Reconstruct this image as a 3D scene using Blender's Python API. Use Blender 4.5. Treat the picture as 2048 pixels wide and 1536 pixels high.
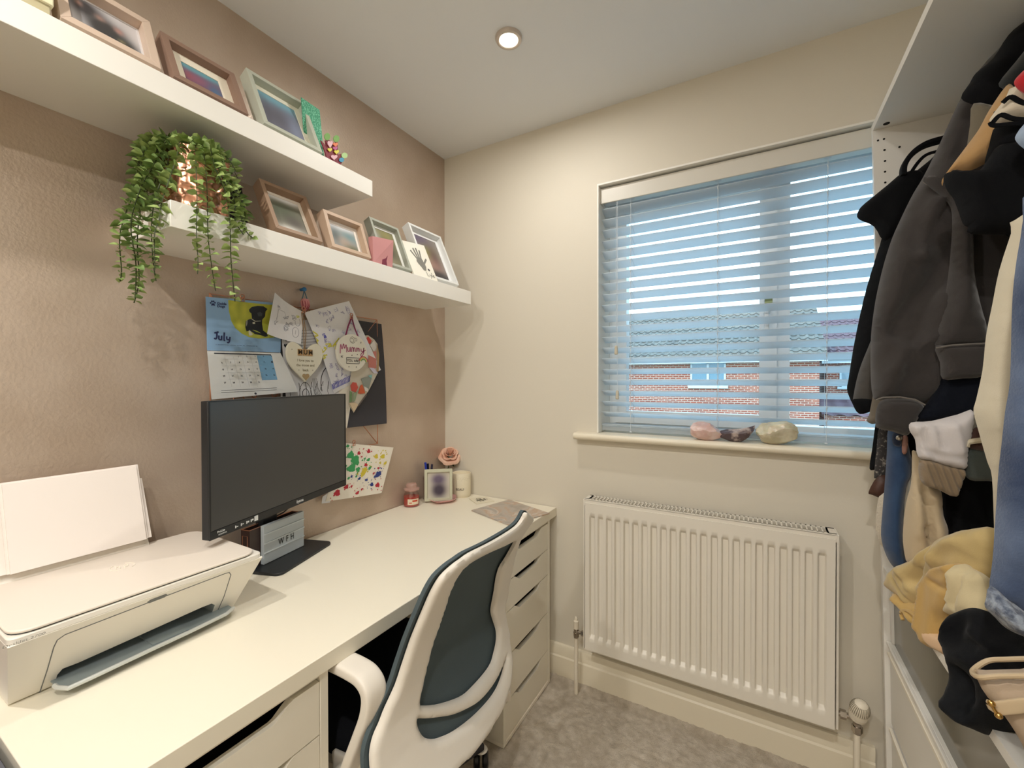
import bpy, bmesh, math, random
import numpy as np
from mathutils import Vector, Matrix, noise
from mathutils.geometry import delaunay_2d_cdt

for o in list(bpy.data.objects): bpy.data.objects.remove(o)
SC = bpy.context.scene
COL = SC.collection
R = math.radians

# ------------------------------------------------------------------ camera
CAM = np.array([1.3454, -1.6855, 1.260]); FPX = 860.0
YAW, PITCH, ROLL = .5191, -.0097, -.0015
_f = np.array([-math.sin(YAW)*math.cos(PITCH), math.cos(YAW)*math.cos(PITCH), math.sin(PITCH)])
_r = np.cross(_f, [0, 0, 1]); _r /= np.linalg.norm(_r); _u = np.cross(_r, _f)
_c, _s = math.cos(ROLL), math.sin(ROLL)
CR, CU, CF = _c*_r+_s*_u, -_s*_r+_c*_u, _f
cd = bpy.data.cameras.new('camera'); cam = bpy.data.objects.new('camera', cd); COL.objects.link(cam)
cd.sensor_width = 36; cd.lens = FPX/2048*36; cd.clip_start = .02; cd.clip_end = 200
M = Matrix.Identity(4)
for i in range(3):
    M[i][0], M[i][1], M[i][2], M[i][3] = CR[i], CU[i], -CF[i], CAM[i]
cam.matrix_world = M
SC.camera = cam

def ray(u, v): return (u-1024)/FPX*CR-(v-768)/FPX*CU+CF
def at(u, v, ax, val):
    """survey helper: the room point that pixel (u, v) shows on the plane axis=val"""
    d = ray(u, v); return CAM+d*((val-CAM[ax])/d[ax])
def atp(u, v, p0, n):
    d = ray(u, v); n = np.array(n, float); p0 = np.array(p0, float)
    return CAM+d*(((p0-CAM)@n)/(d@n))

# ------------------------------------------------------------------ render look, world, lamps
vs = SC.view_settings
vs.view_transform = 'Standard'; vs.look = 'None'; vs.exposure = 0.42; vs.gamma = 1; vs.use_curve_mapping = False
SC.cycles.use_denoising = True
SC.cycles.max_bounces = 10; SC.cycles.diffuse_bounces = 8; SC.cycles.transparent_max_bounces = 12
SC.cycles.sample_clamp_indirect = 6

W = bpy.data.worlds.new('world'); SC.world = W; W.use_nodes = True
nt = W.node_tree; nt.nodes.clear()
wo = nt.nodes.new('ShaderNodeOutputWorld'); bg = nt.nodes.new('ShaderNodeBackground')
tc = nt.nodes.new('ShaderNodeTexCoord'); mp = nt.nodes.new('ShaderNodeMapping'); mp.inputs['Scale'].default_value = (1, 1, 3)
nz = nt.nodes.new('ShaderNodeTexNoise'); nz.inputs['Scale'].default_value = 2.2; nz.inputs['Detail'].default_value = 6
rp = nt.nodes.new('ShaderNodeValToRGB')
rp.color_ramp.elements[0].position = .42; rp.color_ramp.elements[0].color = (.066, .150, .205, 1)
rp.color_ramp.elements[1].position = .66; rp.color_ramp.elements[1].color = (.19, .245, .28, 1)
nt.links.new(tc.outputs['Generated'], mp.inputs[0]); nt.links.new(mp.outputs[0], nz.inputs['Vector'])
nt.links.new(nz.outputs['Fac'], rp.inputs[0]); nt.links.new(rp.outputs[0], bg.inputs['Color'])
bg.inputs['Strength'].default_value = 15.5
nt.links.new(bg.outputs[0], wo.inputs[0])

def lamp(name, kind, loc, energy, color, **k):
    l = bpy.data.lights.new(name, kind); o = bpy.data.objects.new(name, l); COL.objects.link(o)
    o.location = loc; l.energy = energy; l.color = color
    for a, b in k.items():
        if a == 'rot': o.rotation_euler = b
        else: setattr(l, a, b)
    return o
lamp('sun', 'SUN', (0, -6, 8), 1.6, (1, .95, .86), rot=(R(48), 0, R(-28)), angle=R(1))
portal = lamp('window_portal', 'AREA', (1.4, .17, 1.54), 1, (1, 1, 1), rot=(R(90), 0, 0), shape='RECTANGLE', size=1.22, size_y=1.02)
portal.data.cycles.is_portal = True
WARM = (1.0, .955, .89)
DOWN = [(.655, -.495, 3.9), (.62, -1.95, 9.0), (1.35, -1.95, 10), (1.0, -2.9, 11)]
for i, (x, y, e) in enumerate(DOWN):
    lamp('downlight', 'AREA', (x, y, 2.326), e, WARM, shape='DISK', size=.056)

# ------------------------------------------------------------------ materials
def srgb(c):
    if isinstance(c, str):
        c = c.lstrip('#'); c = [int(c[i:i+2], 16)/255 for i in (0, 2, 4)]
    else: c = [v/255 for v in c]
    return tuple(v/12.92 if v <= .04045 else ((v+.055)/1.055)**2.4 for v in c)+(1,)
MATS = {}
def mat(name, col, rough=.5, metal=0, bump=None, var=None, spec=.5, sheen=0, trans=0, emit=None, coat=0, ior=1.45, alpha=1, stretch=None, sss=0):
    """col sRGB; bump=(scale, strength, dist); var=(colour2, scale, lo, hi)"""
    if name in MATS: return MATS[name]
    m = bpy.data.materials.new(name); m.use_nodes = True; n = m.node_tree; b = n.nodes['Principled BSDF']
    I = b.inputs
    I['Base Color'].default_value = srgb(col); I['Roughness'].default_value = rough; I['Metallic'].default_value = metal
    I['Specular IOR Level'].default_value = spec; I['Sheen Weight'].default_value = sheen; I['Coat Weight'].default_value = coat
    I['Transmission Weight'].default_value = trans; I['IOR'].default_value = ior; I['Alpha'].default_value = alpha
    if sss: I['Subsurface Weight'].default_value = sss; I['Subsurface Scale'].default_value = .01
    m.diffuse_color = srgb(col)
    if emit: I['Emission Color'].default_value = srgb(emit[0]); I['Emission Strength'].default_value = emit[1]
    if bump or var:
        t = n.nodes.new('ShaderNodeTexCoord'); mp = n.nodes.new('ShaderNodeMapping')
        if stretch: mp.inputs['Scale'].default_value = stretch
        n.links.new(t.outputs['Object'], mp.inputs[0])
    if var:
        z = n.nodes.new('ShaderNodeTexNoise'); z.inputs['Scale'].default_value = var[1]; z.inputs['Detail'].default_value = 5
        c = n.nodes.new('ShaderNodeValToRGB'); c.color_ramp.elements[0].color = srgb(col); c.color_ramp.elements[1].color = srgb(var[0])
        c.color_ramp.elements[0].position = var[2]; c.color_ramp.elements[1].position = var[3]
        n.links.new(mp.outputs[0], z.inputs['Vector']); n.links.new(z.outputs['Fac'], c.inputs[0]); n.links.new(c.outputs[0], I['Base Color'])
    if bump:
        z = n.nodes.new('ShaderNodeTexNoise'); z.inputs['Scale'].default_value = bump[0]; z.inputs['Detail'].default_value = 4
        k = n.nodes.new('ShaderNodeBump'); k.inputs['Strength'].default_value = bump[1]; k.inputs['Distance'].default_value = bump[2]
        n.links.new(mp.outputs[0], z.inputs['Vector']); n.links.new(z.outputs['Fac'], k.inputs['Height']); n.links.new(k.outputs[0], I['Normal'])
    MATS[name] = m; return m
def vcol_mat(name='printed_photo', rough=.35, spec=.4):
    if name in MATS: return MATS[name]
    m = bpy.data.materials.new(name); m.use_nodes = True; n = m.node_tree; b = n.nodes['Principled BSDF']
    a = n.nodes.new('ShaderNodeVertexColor'); a.layer_name = 'Col'
    n.links.new(a.outputs[0], b.inputs['Base Color']); b.inputs['Roughness'].default_value = rough; b.inputs['Specular IOR Level'].default_value = spec
    MATS[name] = m; return m
def glass_mat(name='pane_glass', tint=(1, 1, 1, 1), mixv=None, rough=0.0):
    if name in MATS: return MATS[name]
    m = bpy.data.materials.new(name); m.use_nodes = True; n = m.node_tree; n.nodes.clear()
    o = n.nodes.new('ShaderNodeOutputMaterial'); t = n.nodes.new('ShaderNodeBsdfTransparent'); g = n.nodes.new('ShaderNodeBsdfGlossy')
    x = n.nodes.new('ShaderNodeMixShader'); f = n.nodes.new('ShaderNodeFresnel'); f.inputs[0].default_value = 1.5
    t.inputs[0].default_value = tint; g.inputs['Roughness'].default_value = rough
    if mixv is None: n.links.new(f.outputs[0], x.inputs[0])
    else: x.inputs[0].default_value = mixv
    n.links.new(t.outputs[0], x.inputs[1]); n.links.new(g.outputs[0], x.inputs[2]); n.links.new(x.outputs[0], o.inputs[0])
    MATS[name] = m; return m

WHITE = mat('white_laminate', '#E9E4D6', .42)
WHITE2 = mat('white_paint', '#ECE8DE', .45)
CREAMW = mat('cream_gloss_paint', '#E8E0CC', .3)

# ------------------------------------------------------------------ mesh helpers
class MB:
    def __init__(s): s.v = []; s.f = []
    def add(s, v, f):
        n = len(s.v); s.v += [tuple(map(float, p)) for p in v]; s.f += [tuple(i+n for i in g) for g in f]; return s
    def box(s, x0, x1, y0, y1, z0, z1):
        return s.add([(x0,y0,z0),(x1,y0,z0),(x1,y1,z0),(x0,y1,z0),(x0,y0,z1),(x1,y0,z1),(x1,y1,z1),(x0,y1,z1)],
                     [(0,3,2,1),(4,5,6,7),(0,1,5,4),(1,2,6,5),(2,3,7,6),(3,0,4,7)])
    def prism(s, pts, vec):
        """planar polygon (3-D points) extruded by vec"""
        n = len(pts); p = [np.array(q, float) for q in pts]; v = np.array(vec, float)
        return s.add(p+[q+v for q in p], [tuple(range(n))[::-1], tuple(range(n, 2*n))]+[(i, (i+1) % n, n+(i+1) % n, n+i) for i in range(n)])
    def lathe(s, prof, c=(0,0,0), seg=32, axis=(0,0,1), cap=True):
        """prof list of (r, h)"""
        a = Vector(axis).normalized(); q = a.to_track_quat('Z', 'Y'); v = []; f = []; m = len(prof)
        for i in range(seg):
            t = 2*math.pi*i/seg
            for r, h in prof: v.append(q @ Vector((r*math.cos(t), r*math.sin(t), h))+Vector(c))
        for i in range(seg):
            j = (i+1) % seg
            for k in range(m-1): f.append((i*m+k, j*m+k, j*m+k+1, i*m+k+1))
        if cap and prof[0][0] > 1e-5: f.append(tuple(i*m for i in range(seg))[::-1])
        if cap and prof[-1][0] > 1e-5: f.append(tuple(i*m+m-1 for i in range(seg)))
        return s.add(v, f)
    def cyl(s, a, b, r, seg=16, r2=None):
        a = Vector(a); b = Vector(b); return s.lathe([(r, 0), (r if r2 is None else r2, (b-a).length)], a, seg, b-a)
    def sphere(s, c, r, seg=16, sz=1):
        return s.lathe([(max(1e-6, r*math.sin(math.pi*k/10)), -r*sz*math.cos(math.pi*k/10)) for k in range(11)], c, seg)
    def tube(s, pts, r, seg=8, cap=True):
        pts = [Vector(p) for p in pts]; n = len(pts); v = []; f = []
        rr = r if hasattr(r, '__len__') else [r]*n
        t0 = (pts[1]-pts[0]).normalized(); u = t0.orthogonal().normalized()
        for i, p in enumerate(pts):
            t = (pts[min(i+1, n-1)]-pts[max(i-1, 0)]).normalized()
            u = (u-t*u.dot(t)).normalized(); w = t.cross(u)
            for k in range(seg):
                a = 2*math.pi*k/seg; v.append(p+(u*math.cos(a)+w*math.sin(a))*rr[i])
        for i in range(n-1):
            for k in range(seg): f.append((i*seg+k, i*seg+(k+1) % seg, (i+1)*seg+(k+1) % seg, (i+1)*seg+k))
        if cap: f += [tuple(range(seg))[::-1], tuple((n-1)*seg+k for k in range(seg))]
        return s.add(v, f)
    def sweep(s, pts, side, w, t, rnd=5):
        """rounded-rect section: width w along 'side', thickness t, along pts (lists or scalars)"""
        pts = [Vector(p) for p in pts]; n = len(pts); ww = w if hasattr(w, '__len__') else [w]*n; tt = t if hasattr(t, '__len__') else [t]*n
        sd = [Vector(side)]*n if not isinstance(side, list) else [Vector(x) for x in side]
        v = []; f = []; K = 4*rnd
        for i, p in enumerate(pts):
            tg = (pts[min(i+1, n-1)]-pts[max(i-1, 0)]).normalized(); sv = (sd[i]-tg*sd[i].dot(tg)).normalized(); nv = tg.cross(sv)
            for k in range(K):
                a = 2*math.pi*(k+.5)/K; c, q = math.cos(a), math.sin(a); e = .45
                v.append(p+sv*(ww[i]/2*math.copysign(abs(c)**e, c))+nv*(tt[i]/2*math.copysign(abs(q)**e, q)))
        for i in range(n-1):
            for k in range(K): f.append((i*K+k, i*K+(k+1) % K, (i+1)*K+(k+1) % K, (i+1)*K+k))
        f += [tuple(range(K))[::-1], tuple((n-1)*K+k for k in range(K))]
        return s.add(v, f)
    def grid(s, fn, nu, nv, flip=False):
        v = [fn(i/nu, j/nv) for j in range(nv+1) for i in range(nu+1)]; f = []
        for j in range(nv):
            for i in range(nu):
                a = j*(nu+1)+i; q = (a, a+1, a+nu+2, a+nu+1); f.append(q[::-1] if flip else q)
        return s.add(v, f)

def build(name, mb, m, parent=None, smooth=35, bevel=0, seg=2, kind=None, sub=0, label=None, fix=True):
    me = bpy.data.meshes.new(name); me.from_pydata([tuple(p) for p in mb.v], [], mb.f)
    ms = m if isinstance(m, list) else [m]
    for q in ms: me.materials.append(q)
    if fix:
        b = bmesh.new(); b.from_mesh(me); bmesh.ops.recalc_face_normals(b, faces=b.faces); b.to_mesh(me); b.free()
    if smooth:
        me.shade_smooth(); me.set_sharp_from_angle(angle=R(smooth))
    o = bpy.data.objects.new(name, me); COL.objects.link(o)
    if parent: o.parent = parent
    if bevel:
        k = o.modifiers.new('b', 'BEVEL'); k.width = bevel; k.segments = seg; k.limit_method = 'ANGLE'; k.angle_limit = R(40); k.harden_normals = False
    if sub:
        k = o.modifiers.new('s', 'SUBSURF'); k.levels = sub; k.render_levels = sub
    if kind: o['kind'] = kind
    if label: o['label'] = label
    return o
def tag(o, label, cat, group=None, kind=None):
    o['label'] = label; o['category'] = cat
    if group: o['group'] = group
    if kind: o['kind'] = kind
    return o
def thing(name, label, cat, loc=(0, 0, 0), group=None):
    o = bpy.data.objects.new(name, None); COL.objects.link(o); o.empty_display_size = .05
    tag(o, label, cat, group); return o
def rebase(root, loc):
    """put the thing's origin at its base, leaving its parts where they stand"""
    root.location = loc
    for c in root.children: c.location = Vector(c.location)-Vector(loc)
def copy_tree(o, parent=None):
    c = o.copy(); COL.objects.link(c)
    if parent: c.parent = parent
    for ch in list(o.children): copy_tree(ch, c)
    return c
def struct(name, mb, m, parent=None, **k):
    return build(name, mb, m, parent, kind='structure', **k)

def text_mesh(s, size=1.0, bold=0.0, extrude=0.0, align='CENTER', shear=0):
    c = bpy.data.curves.new('t', 'FONT'); c.body = s; c.size = size; c.align_x = align; c.align_y = 'CENTER'; c.offset = bold; c.extrude = extrude; c.resolution_u = 3; c.shear = shear
    o = bpy.data.objects.new('t', c); COL.objects.link(o); bpy.context.view_layer.update()
    me = bpy.data.meshes.new_from_object(o.evaluated_get(bpy.context.evaluated_depsgraph_get()))
    v = [tuple(p.co) for p in me.vertices]; f = [tuple(p.vertices) for p in me.polygons]
    bpy.data.objects.remove(o); bpy.data.curves.remove(c); bpy.data.meshes.remove(me)
    return v, f

class Sheet:
    """curved sheet of paper from four corners (bl, br, tr, tl) and a bulge(s,t) along its normal; print is mapped on it"""
    def __init__(s, bl, br, tr, tl, bulge=None, th=.0006):
        s.c = [np.array(p, float) for p in (bl, br, tr, tl)]; s.b = bulge or (lambda a, b: 0); s.th = th
        n = np.cross(s.c[1]-s.c[0], s.c[3]-s.c[0]); s.n = n/np.linalg.norm(n)
        s.w = np.linalg.norm(s.c[1]-s.c[0]); s.h = np.linalg.norm(s.c[3]-s.c[0])
    def P(s, a, b, off=0):
        p = (1-a)*(1-b)*s.c[0]+a*(1-b)*s.c[1]+a*b*s.c[2]+(1-a)*b*s.c[3]
        return p+s.n*(s.b(a, b)+off)
    def body(s, nu=14, nv=14):
        m = MB(); m.grid(lambda a, b: s.P(a, b, 0), nu, nv); m.grid(lambda a, b: s.P(a, b, -s.th), nu, nv, True)
        n = nu+1; K = n*(nv+1); E = []
        per = [i for i in range(n)]+[j*n+nu for j in range(1, nv+1)]+[nv*n+i for i in range(nu-1, -1, -1)]+[j*n for j in range(nv-1, 0, -1)]
        for i in range(len(per)): a, b = per[i], per[(i+1) % len(per)]; E.append((b, a, a+K, b+K))
        m.f += E; return m
    def ribbon(s, m, pts, w, off=.0004):
        """pts in (a,b) sheet coords; w in metres"""
        q = [np.array((p[0]*s.w, p[1]*s.h)) for p in pts]; L = []; n = len(q)
        for i in range(n):
            t = q[min(i+1, n-1)]-q[max(i-1, 0)]; t = t/(np.linalg.norm(t)+1e-9); k = np.array((-t[1], t[0]))*w/2
            for e in (q[i]+k, q[i]-k): L.append(s.P(e[0]/s.w, e[1]/s.h, off))
        m.add(L, [(2*i, 2*i+1, 2*i+3, 2*i+2) for i in range(n-1)])
    def poly(s, m, pts, off=.0004):
        m.add([s.P(a, b, off) for a, b in pts], [tuple(range(len(pts)))])
    def blob(s, m, a, b, r, n=14, j=0, seed=0, off=.0004, asp=1):
        rd = random.Random(seed); ph = [rd.random()*6 for _ in range(3)]
        self = s
        pts = []
        for i in range(n):
            t = 2*math.pi*i/n; rr = r*(1+j*(math.sin(2*t+ph[0])+math.sin(3*t+ph[1])+math.sin(5*t+ph[2]))/2)
            pts.append((a+rr*math.cos(t)/s.w, b+rr*asp*math.sin(t)/s.h))
        s.poly(m, pts, off)
    def text(s, m, str_, a, b, size, bold=0, off=.0005, align='CENTER', sx=1, rot=0, shear=0):
        v, f = text_mesh(str_, size, bold*size, align=align, shear=shear); c, q = math.cos(rot), math.sin(rot)
        m.add([s.P(a+(x*sx*c-y*q)/s.w, b+(x*sx*q+y*c)/s.h, off) for x, y, z in v], f)
    def image(s, m, fn, a0, a1, b0, b1, nu, nv, cols, off=.0003):
        """coloured print grid; fn(p,q)->sRGB 0..255"""
        m.grid(lambda p, q: s.P(a0+(a1-a0)*p, b0+(b1-b0)*q, off), nu, nv)
        cols += [srgb(fn(i/nu, j/nv)) for j in range(nv+1) for i in range(nu+1)]
def colour(o, cols):
    a = o.data.color_attributes.new('Col', 'FLOAT_COLOR', 'POINT')
    for i, c in enumerate(cols): a.data[i].color = c
def arc(cx, cy, rx, ry, a0, a1, n=12): return [(cx+rx*math.cos(R(a0+(a1-a0)*i/n)), cy+ry*math.sin(R(a0+(a1-a0)*i/n))) for i in range(n+1)]
def catmull(pts, n=6, closed=False):
    P = [np.array(p, float) for p in pts]; o = []; N = len(P)
    for i in range(N if closed else N-1):
        g = (lambda k: P[k % N]) if closed else (lambda k: P[min(max(k, 0), N-1)])
        a, b, c, d = g(i-1), g(i), g(i+1), g(i+2)
        for k in range(n):
            t = k/n; o.append(.5*((2*b)+(-a+c)*t+(2*a-5*b+4*c-d)*t*t+(-a+3*b-3*c+d)*t**3))
    if not closed: o.append(P[-1])
    return o

def inside(p, poly):
    x, y = p; c = False; n = len(poly); j = n-1
    for i in range(n):
        xi, yi = poly[i][0], poly[i][1]; xj, yj = poly[j][0], poly[j][1]
        if (yi > y) != (yj > y) and x < (xj-xi)*(y-yi)/(yj-yi)+xi: c = not c
        j = i
    return c
def segdist(P, loops):
    """distance of points P (n,2) to the nearest edge of the loops"""
    P = np.asarray(P, float); D = np.full(len(P), 1e9)
    for L in loops:
        A = np.asarray(L, float); B = np.roll(A, -1, axis=0)
        for a, b in zip(A, B):
            e = b-a; l = e@e+1e-12; t = np.clip(((P-a)@e)/l, 0, 1); D = np.minimum(D, np.linalg.norm(P-a-t[:, None]*e, axis=1))
    return D
def resample(L, step):
    o = []
    for i in range(len(L)):
        a = np.array(L[i][:2], float); b = np.array(L[(i+1) % len(L)][:2], float); k = max(1, int(np.linalg.norm(b-a)/step))
        o += [tuple(a+(b-a)*j/k) for j in range(k)]
    return o
def region(outer, holes=(), step=.01):
    """triangulated 2-D region with interior points: (verts, tris, boundary edges, distance to edge)"""
    loops = [resample(l, step) for l in (outer,)+tuple(holes)]
    V = []; E = []
    for L in loops:
        n = len(V); V += L; E += [(n+i, n+(i+1) % len(L)) for i in range(len(L))]
    A = np.array(loops[0]); x0, y0 = A.min(0); x1, y1 = A.max(0); G = []
    j = 0; y = y0
    while y < y1:
        x = x0+(step/2 if j % 2 else 0)
        while x < x1:
            G.append((x, y)); x += step
        y += step*.87; j += 1
    if G:
        D = segdist(G, loops)
        V += [g for g, d in zip(G, D) if d > step*.45 and inside(g, loops[0]) and not any(inside(g, h) for h in loops[1:])]
    r = delaunay_2d_cdt([Vector(v) for v in V], E, [], 0, 1e-6)
    v = [tuple(p) for p in r[0]]; T = []
    for t in r[2]:
        if len(t) != 3: continue
        c = (sum(v[i][0] for i in t)/3, sum(v[i][1] for i in t)/3)
        if inside(c, loops[0]) and not any(inside(c, h) for h in loops[1:]): T.append(tuple(t))
    cnt = {}
    for t in T:
        for a, b in ((t[0], t[1]), (t[1], t[2]), (t[2], t[0])):
            k = (min(a, b), max(a, b)); cnt[k] = (cnt.get(k, (0,))[0]+1, (a, b))
    be = [q for c, q in cnt.values() if c == 1]
    return v, T, be, segdist(v, loops)
def shell(m, reg, F, B):
    """closed skin: front map F(i, p), back map B(i, p), joined round the border"""
    v, T, be, D = reg; n = len(v)
    P = [F(i, p) for i, p in enumerate(v)]+[B(i, p) for i, p in enumerate(v)]
    m.add(P, list(T)+[tuple(i+n for i in t[::-1]) for t in T]+[(b, a, a+n, b+n) for a, b in be]); return m
def plate(m, o, ux, uy, outer, holes=(), th=.01, step=.02, n=None):
    """flat plate with holes in the plane o + a*ux + b*uy, thickness th along the normal"""
    o = np.array(o, float); ux = np.array(ux, float); uy = np.array(uy, float); nn = np.cross(ux, uy) if n is None else np.array(n, float); nn = nn/np.linalg.norm(nn)
    reg = region(outer, holes, step)
    return shell(m, reg, lambda i, p: o+ux*p[0]+uy*p[1]+nn*th, lambda i, p: o+ux*p[0]+uy*p[1])
# ------------------------------------------------------------------ the room
HC = 2.347; XR = 2.225; YB = -3.35
wall_paint = mat('warm_grey_wall_paint', '#DAD4C6', .62, bump=(160, .10, .002))
taupe = mat('metallic_taupe_paint', '#C3B2A2', .34, metal=.32, bump=(130, .32, .003), var=('#BBA998', 5, .4, .6))
ceil_m = mat('ceiling_paint', '#E6E9EC', .7, bump=(120, .06, .002))
carpet = mat('beige_carpet', '#C0B3A0', .95, bump=(420, .9, .006), var=('#DACFBF', 34, .36, .66), spec=.1, sheen=.2)
WX0, WX1, WZ0, WZ1, WT = .78, 2.0, 1.03, 2.048, .26
def frame_wall(y0, y1):
    m = MB()
    m.box(-.12, WX0, y0, y1, -.05, HC+.05); m.box(WX1, XR+.15, y0, y1, -.05, HC+.05)
    m.box(WX0, WX1, y0, y1, -.05, WZ0-.012); m.box(WX0, WX1, y0, y1, WZ1, HC+.05); return m
struct('wall_back', frame_wall(0, WT), wall_paint, smooth=0)
struct('wall_left', MB().box(-.12, 0, YB, 0, -.05, HC+.05), taupe, smooth=0)
struct('wall_right', MB().box(XR, XR+.12, YB, 0, -.05, HC+.05), wall_paint, smooth=0)
struct('wall_front', MB().box(-.12, XR+.12, YB-.12, YB, -.05, HC+.05), wall_paint, smooth=0)
cm = MB()
hole = [(.655+.030*math.cos(2*math.pi*i/24), -.495+.030*math.sin(2*math.pi*i/24)) for i in range(24)]
cm.box(-.12, XR+.12, YB-.12, WT, HC, HC+.15)
struct('ceiling', cm, ceil_m, smooth=0)
# carpet: fine uneven pile where it shows, flat elsewhere
fm = MB().box(-.1, XR+.1, YB-.1, .02, -.05, -.012)
def pile(a, b):
    x, y = .0+a*1.72, -1.75+b*1.75
    p = Vector((x*70, y*70, 0)); q = Vector((x*9, y*9, 3))
    h = .0035*noise.noise(p)+.003*noise.noise(p*2.3)+.004*noise.noise(q)
    h += .016*max(0, 1-(-.014-y)/.05)**2 if y < -.0139 else .016
    return (x, y, h-.004)
fm.grid(pile, 400, 400)
struct('floor', fm, carpet, smooth=180)

bb = MB()
def skirt_profile(x): return [(x, 0, -.02), (x, -.018, -.02), (x, -.018, .088), (x, -.014, .094), (x, -.014, .128), (x, -.010, .136), (x, 0, .138)]
struct('baseboard_back', MB().prism(skirt_profile(.0), (1.66, 0, 0)), CREAMW, smooth=30)
struct('baseboard_left', MB().prism([(-y, -.02, z) for _, y, z in skirt_profile(0)], (0, -3.3, 0)), CREAMW, smooth=30)

# window board (sill) with a rounded nose
prof = [(.22, 1.018), (-.035, 1.018)]+[(-.035-.013*math.cos(R(a)), 1.031+.013*math.sin(R(a))) for a in range(-80, 91, 17)]+[(.22, 1.044)]
sill = MB().prism([(.694, y, z) for y, z in prof], (1.36, 0, 0))
# return nibs outside the reveal are cut back to the wall face
sill.v = [(x, (min(y, .0) if False else y), z) for x, y, z in sill.v]
struct('trim_1', sill, CREAMW, smooth=40)
# white lining of the reveal
rv = MB(); t = .006
rv.box(WX0, WX0+t, -.002, .22, WZ0+.015, WZ1-t); rv.box(WX0, WX1, -.002, .22, WZ1-t, WZ1+.0005); rv.box(WX1-t, WX1, -.002, .22, WZ0+.015, WZ1-t)
struct('trim_2', rv, mat('reveal_white', '#EDEBE4', .5), smooth=0)

# uPVC window
upvc = mat('white_window_plastic', '#E6EBEE', .28)
win = bpy.data.objects.new('window_1', None); COL.objects.link(win); win['kind'] = 'structure'
Y0, Y1 = .15, .21
fr = MB()
x0, x1, z0, z1 = WX0, WX1, WZ0, WZ1
def ring4(m, a0, a1, b0, b1, ya_, yb_, wl, wr_, wb, wt_):
    m.box(a0, a0+wl, ya_, yb_, b0, b1); m.box(a1-wr_, a1, ya_, yb_, b0, b1); m.box(a0+wl, a1-wr_, ya_, yb_, b0, b0+wb); m.box(a0+wl, a1-wr_, ya_, yb_, b1-wt_, b1)
x0 += .0065; x1 -= .0065; z1 -= .0065; z0 += .016
ring4(fr, x0, x1, z0, z1, Y0, Y1, .040, .040, .046, .045)
fr.box(1.395, 1.445, Y0+.002, Y1-.002, z0+.046, z1-.045)
build('window_frame', fr, upvc, win, smooth=0, kind='structure')
sa = MB(); a0, a1, b0, b1 = x0+.026, 1.405, z0+.032, z1-.032; w = .05; YS = Y0-.014
ring4(sa, a0, a1, b0, b1, YS, Y0-.0005, w, w+.005, w, w)
sb_ = MB(); ring4(sb_, a0+.012, a1-.012, b0+.012, b1-.012, Y0+.001, Y0+.03, w-.012, w-.007, w-.012, w-.012)
sa.v += []; sa.add(sb_.v, sb_.f)
build('sash', sa, upvc, win, smooth=0, kind='structure')
hd = MB().box(1.362, 1.382, YS-.008, YS, 1.50, 1.56); hd.sweep([(1.372, YS-.012, 1.55), (1.372, YS-.03, 1.545), (1.372, YS-.034, 1.50), (1.372, YS-.032, 1.44)], (1, 0, 0), .016, .01)
hd_ = build('window_handle', hd, upvc, win, kind='structure')
build('handle_button', MB().box(1.366, 1.390, YS-.040, YS-.030, 1.532, 1.552), mat('brass_green_handle', '#7D8B6A', .35, metal=.6), hd_, kind='structure', smooth=0)
for a, b in ((x0+.041, 1.394), (1.446, x1-.041)):
    build('pane', MB().box(a, b, .184, .188, z0+.045, z1-.044), glass_mat(), win, smooth=0, kind='structure')

# ------------------------------------------------------------------ venetian blind
blind = thing('venetian_blind', 'white wooden venetian blind hanging inside the window recess, slats tilted open', 'blind')
slat_m = mat('white_slat', '#EEF2F5', .38, spec=.5)
_n = slat_m.node_tree; _b = _n.nodes['Principled BSDF']; _t = _n.nodes.new('ShaderNodeBsdfTranslucent'); _t.inputs[0].default_value = srgb('#EAF1F6'); _x = _n.nodes.new('ShaderNodeMixShader'); _x.inputs[0].default_value = .72
_n.links.new(_b.outputs[0], _x.inputs[1]); _n.links.new(_t.outputs[0], _x.inputs[2]); _n.links.new(_x.outputs[0], _n.nodes['Material Output'].inputs[0])
BX0, BX1 = .788, 1.992
zt = at(1209, 417.7, 1, .035)[2]; zb = at(1213, 824, 1, .035)[2]; NS = 20; dz = (zt-zb)/(NS-1)
vb = MB().box(BX0-.003, BX1+.003, .020, .028, 1.975, 2.036); vb.box(BX0-.003, BX0+.004, .028, .07, 1.975, 2.036)
build('valance', vb, mat('valance_white', '#D6D3CA', .4), blind, bevel=.002)
build('headrail', MB().box(BX0, BX1, .032, .085, 1.985, 2.038), mat('headrail_metal', '#DDE2E6', .35, metal=.2), blind, bevel=.001)
ds = MB(); pr = []
for k in range(9):
    s = -1+2*k/8; pr.append((s*.0235, .0015*(1-s*s)))
prof = [(y, h+.0013) for y, h in pr]+[(y, h-.0013) for y, h in pr[::-1]]
ang = -R(25); ca, sn = math.cos(ang), math.sin(ang)
ds.prism([(BX0, y*ca-h*sn, y*sn+h*ca) for y, h in prof], (BX1-BX0, 0, 0))
sl0 = build('slat', ds, slat_m, blind, smooth=40)
for i in range(NS):
    o = sl0 if i == 0 else sl0.copy()
    if i: COL.objects.link(o)
    o.location = (0, .058, zt-.010-i*dz)
br = MB().box(BX0, BX1, .040, .078, 1.052, 1.070)
build('bottom_rail', br, slat_m, blind, bevel=.002)
br = MB().box(BX0, BX1, .036, .084, 1.072, 1.0745); br.box(BX0, BX1, .036, .084, 1.0765, 1.079)
build('gathered_slats', br, slat_m, blind)
cord_m = mat('white_cord', '#D5DCE2', .8)
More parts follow.
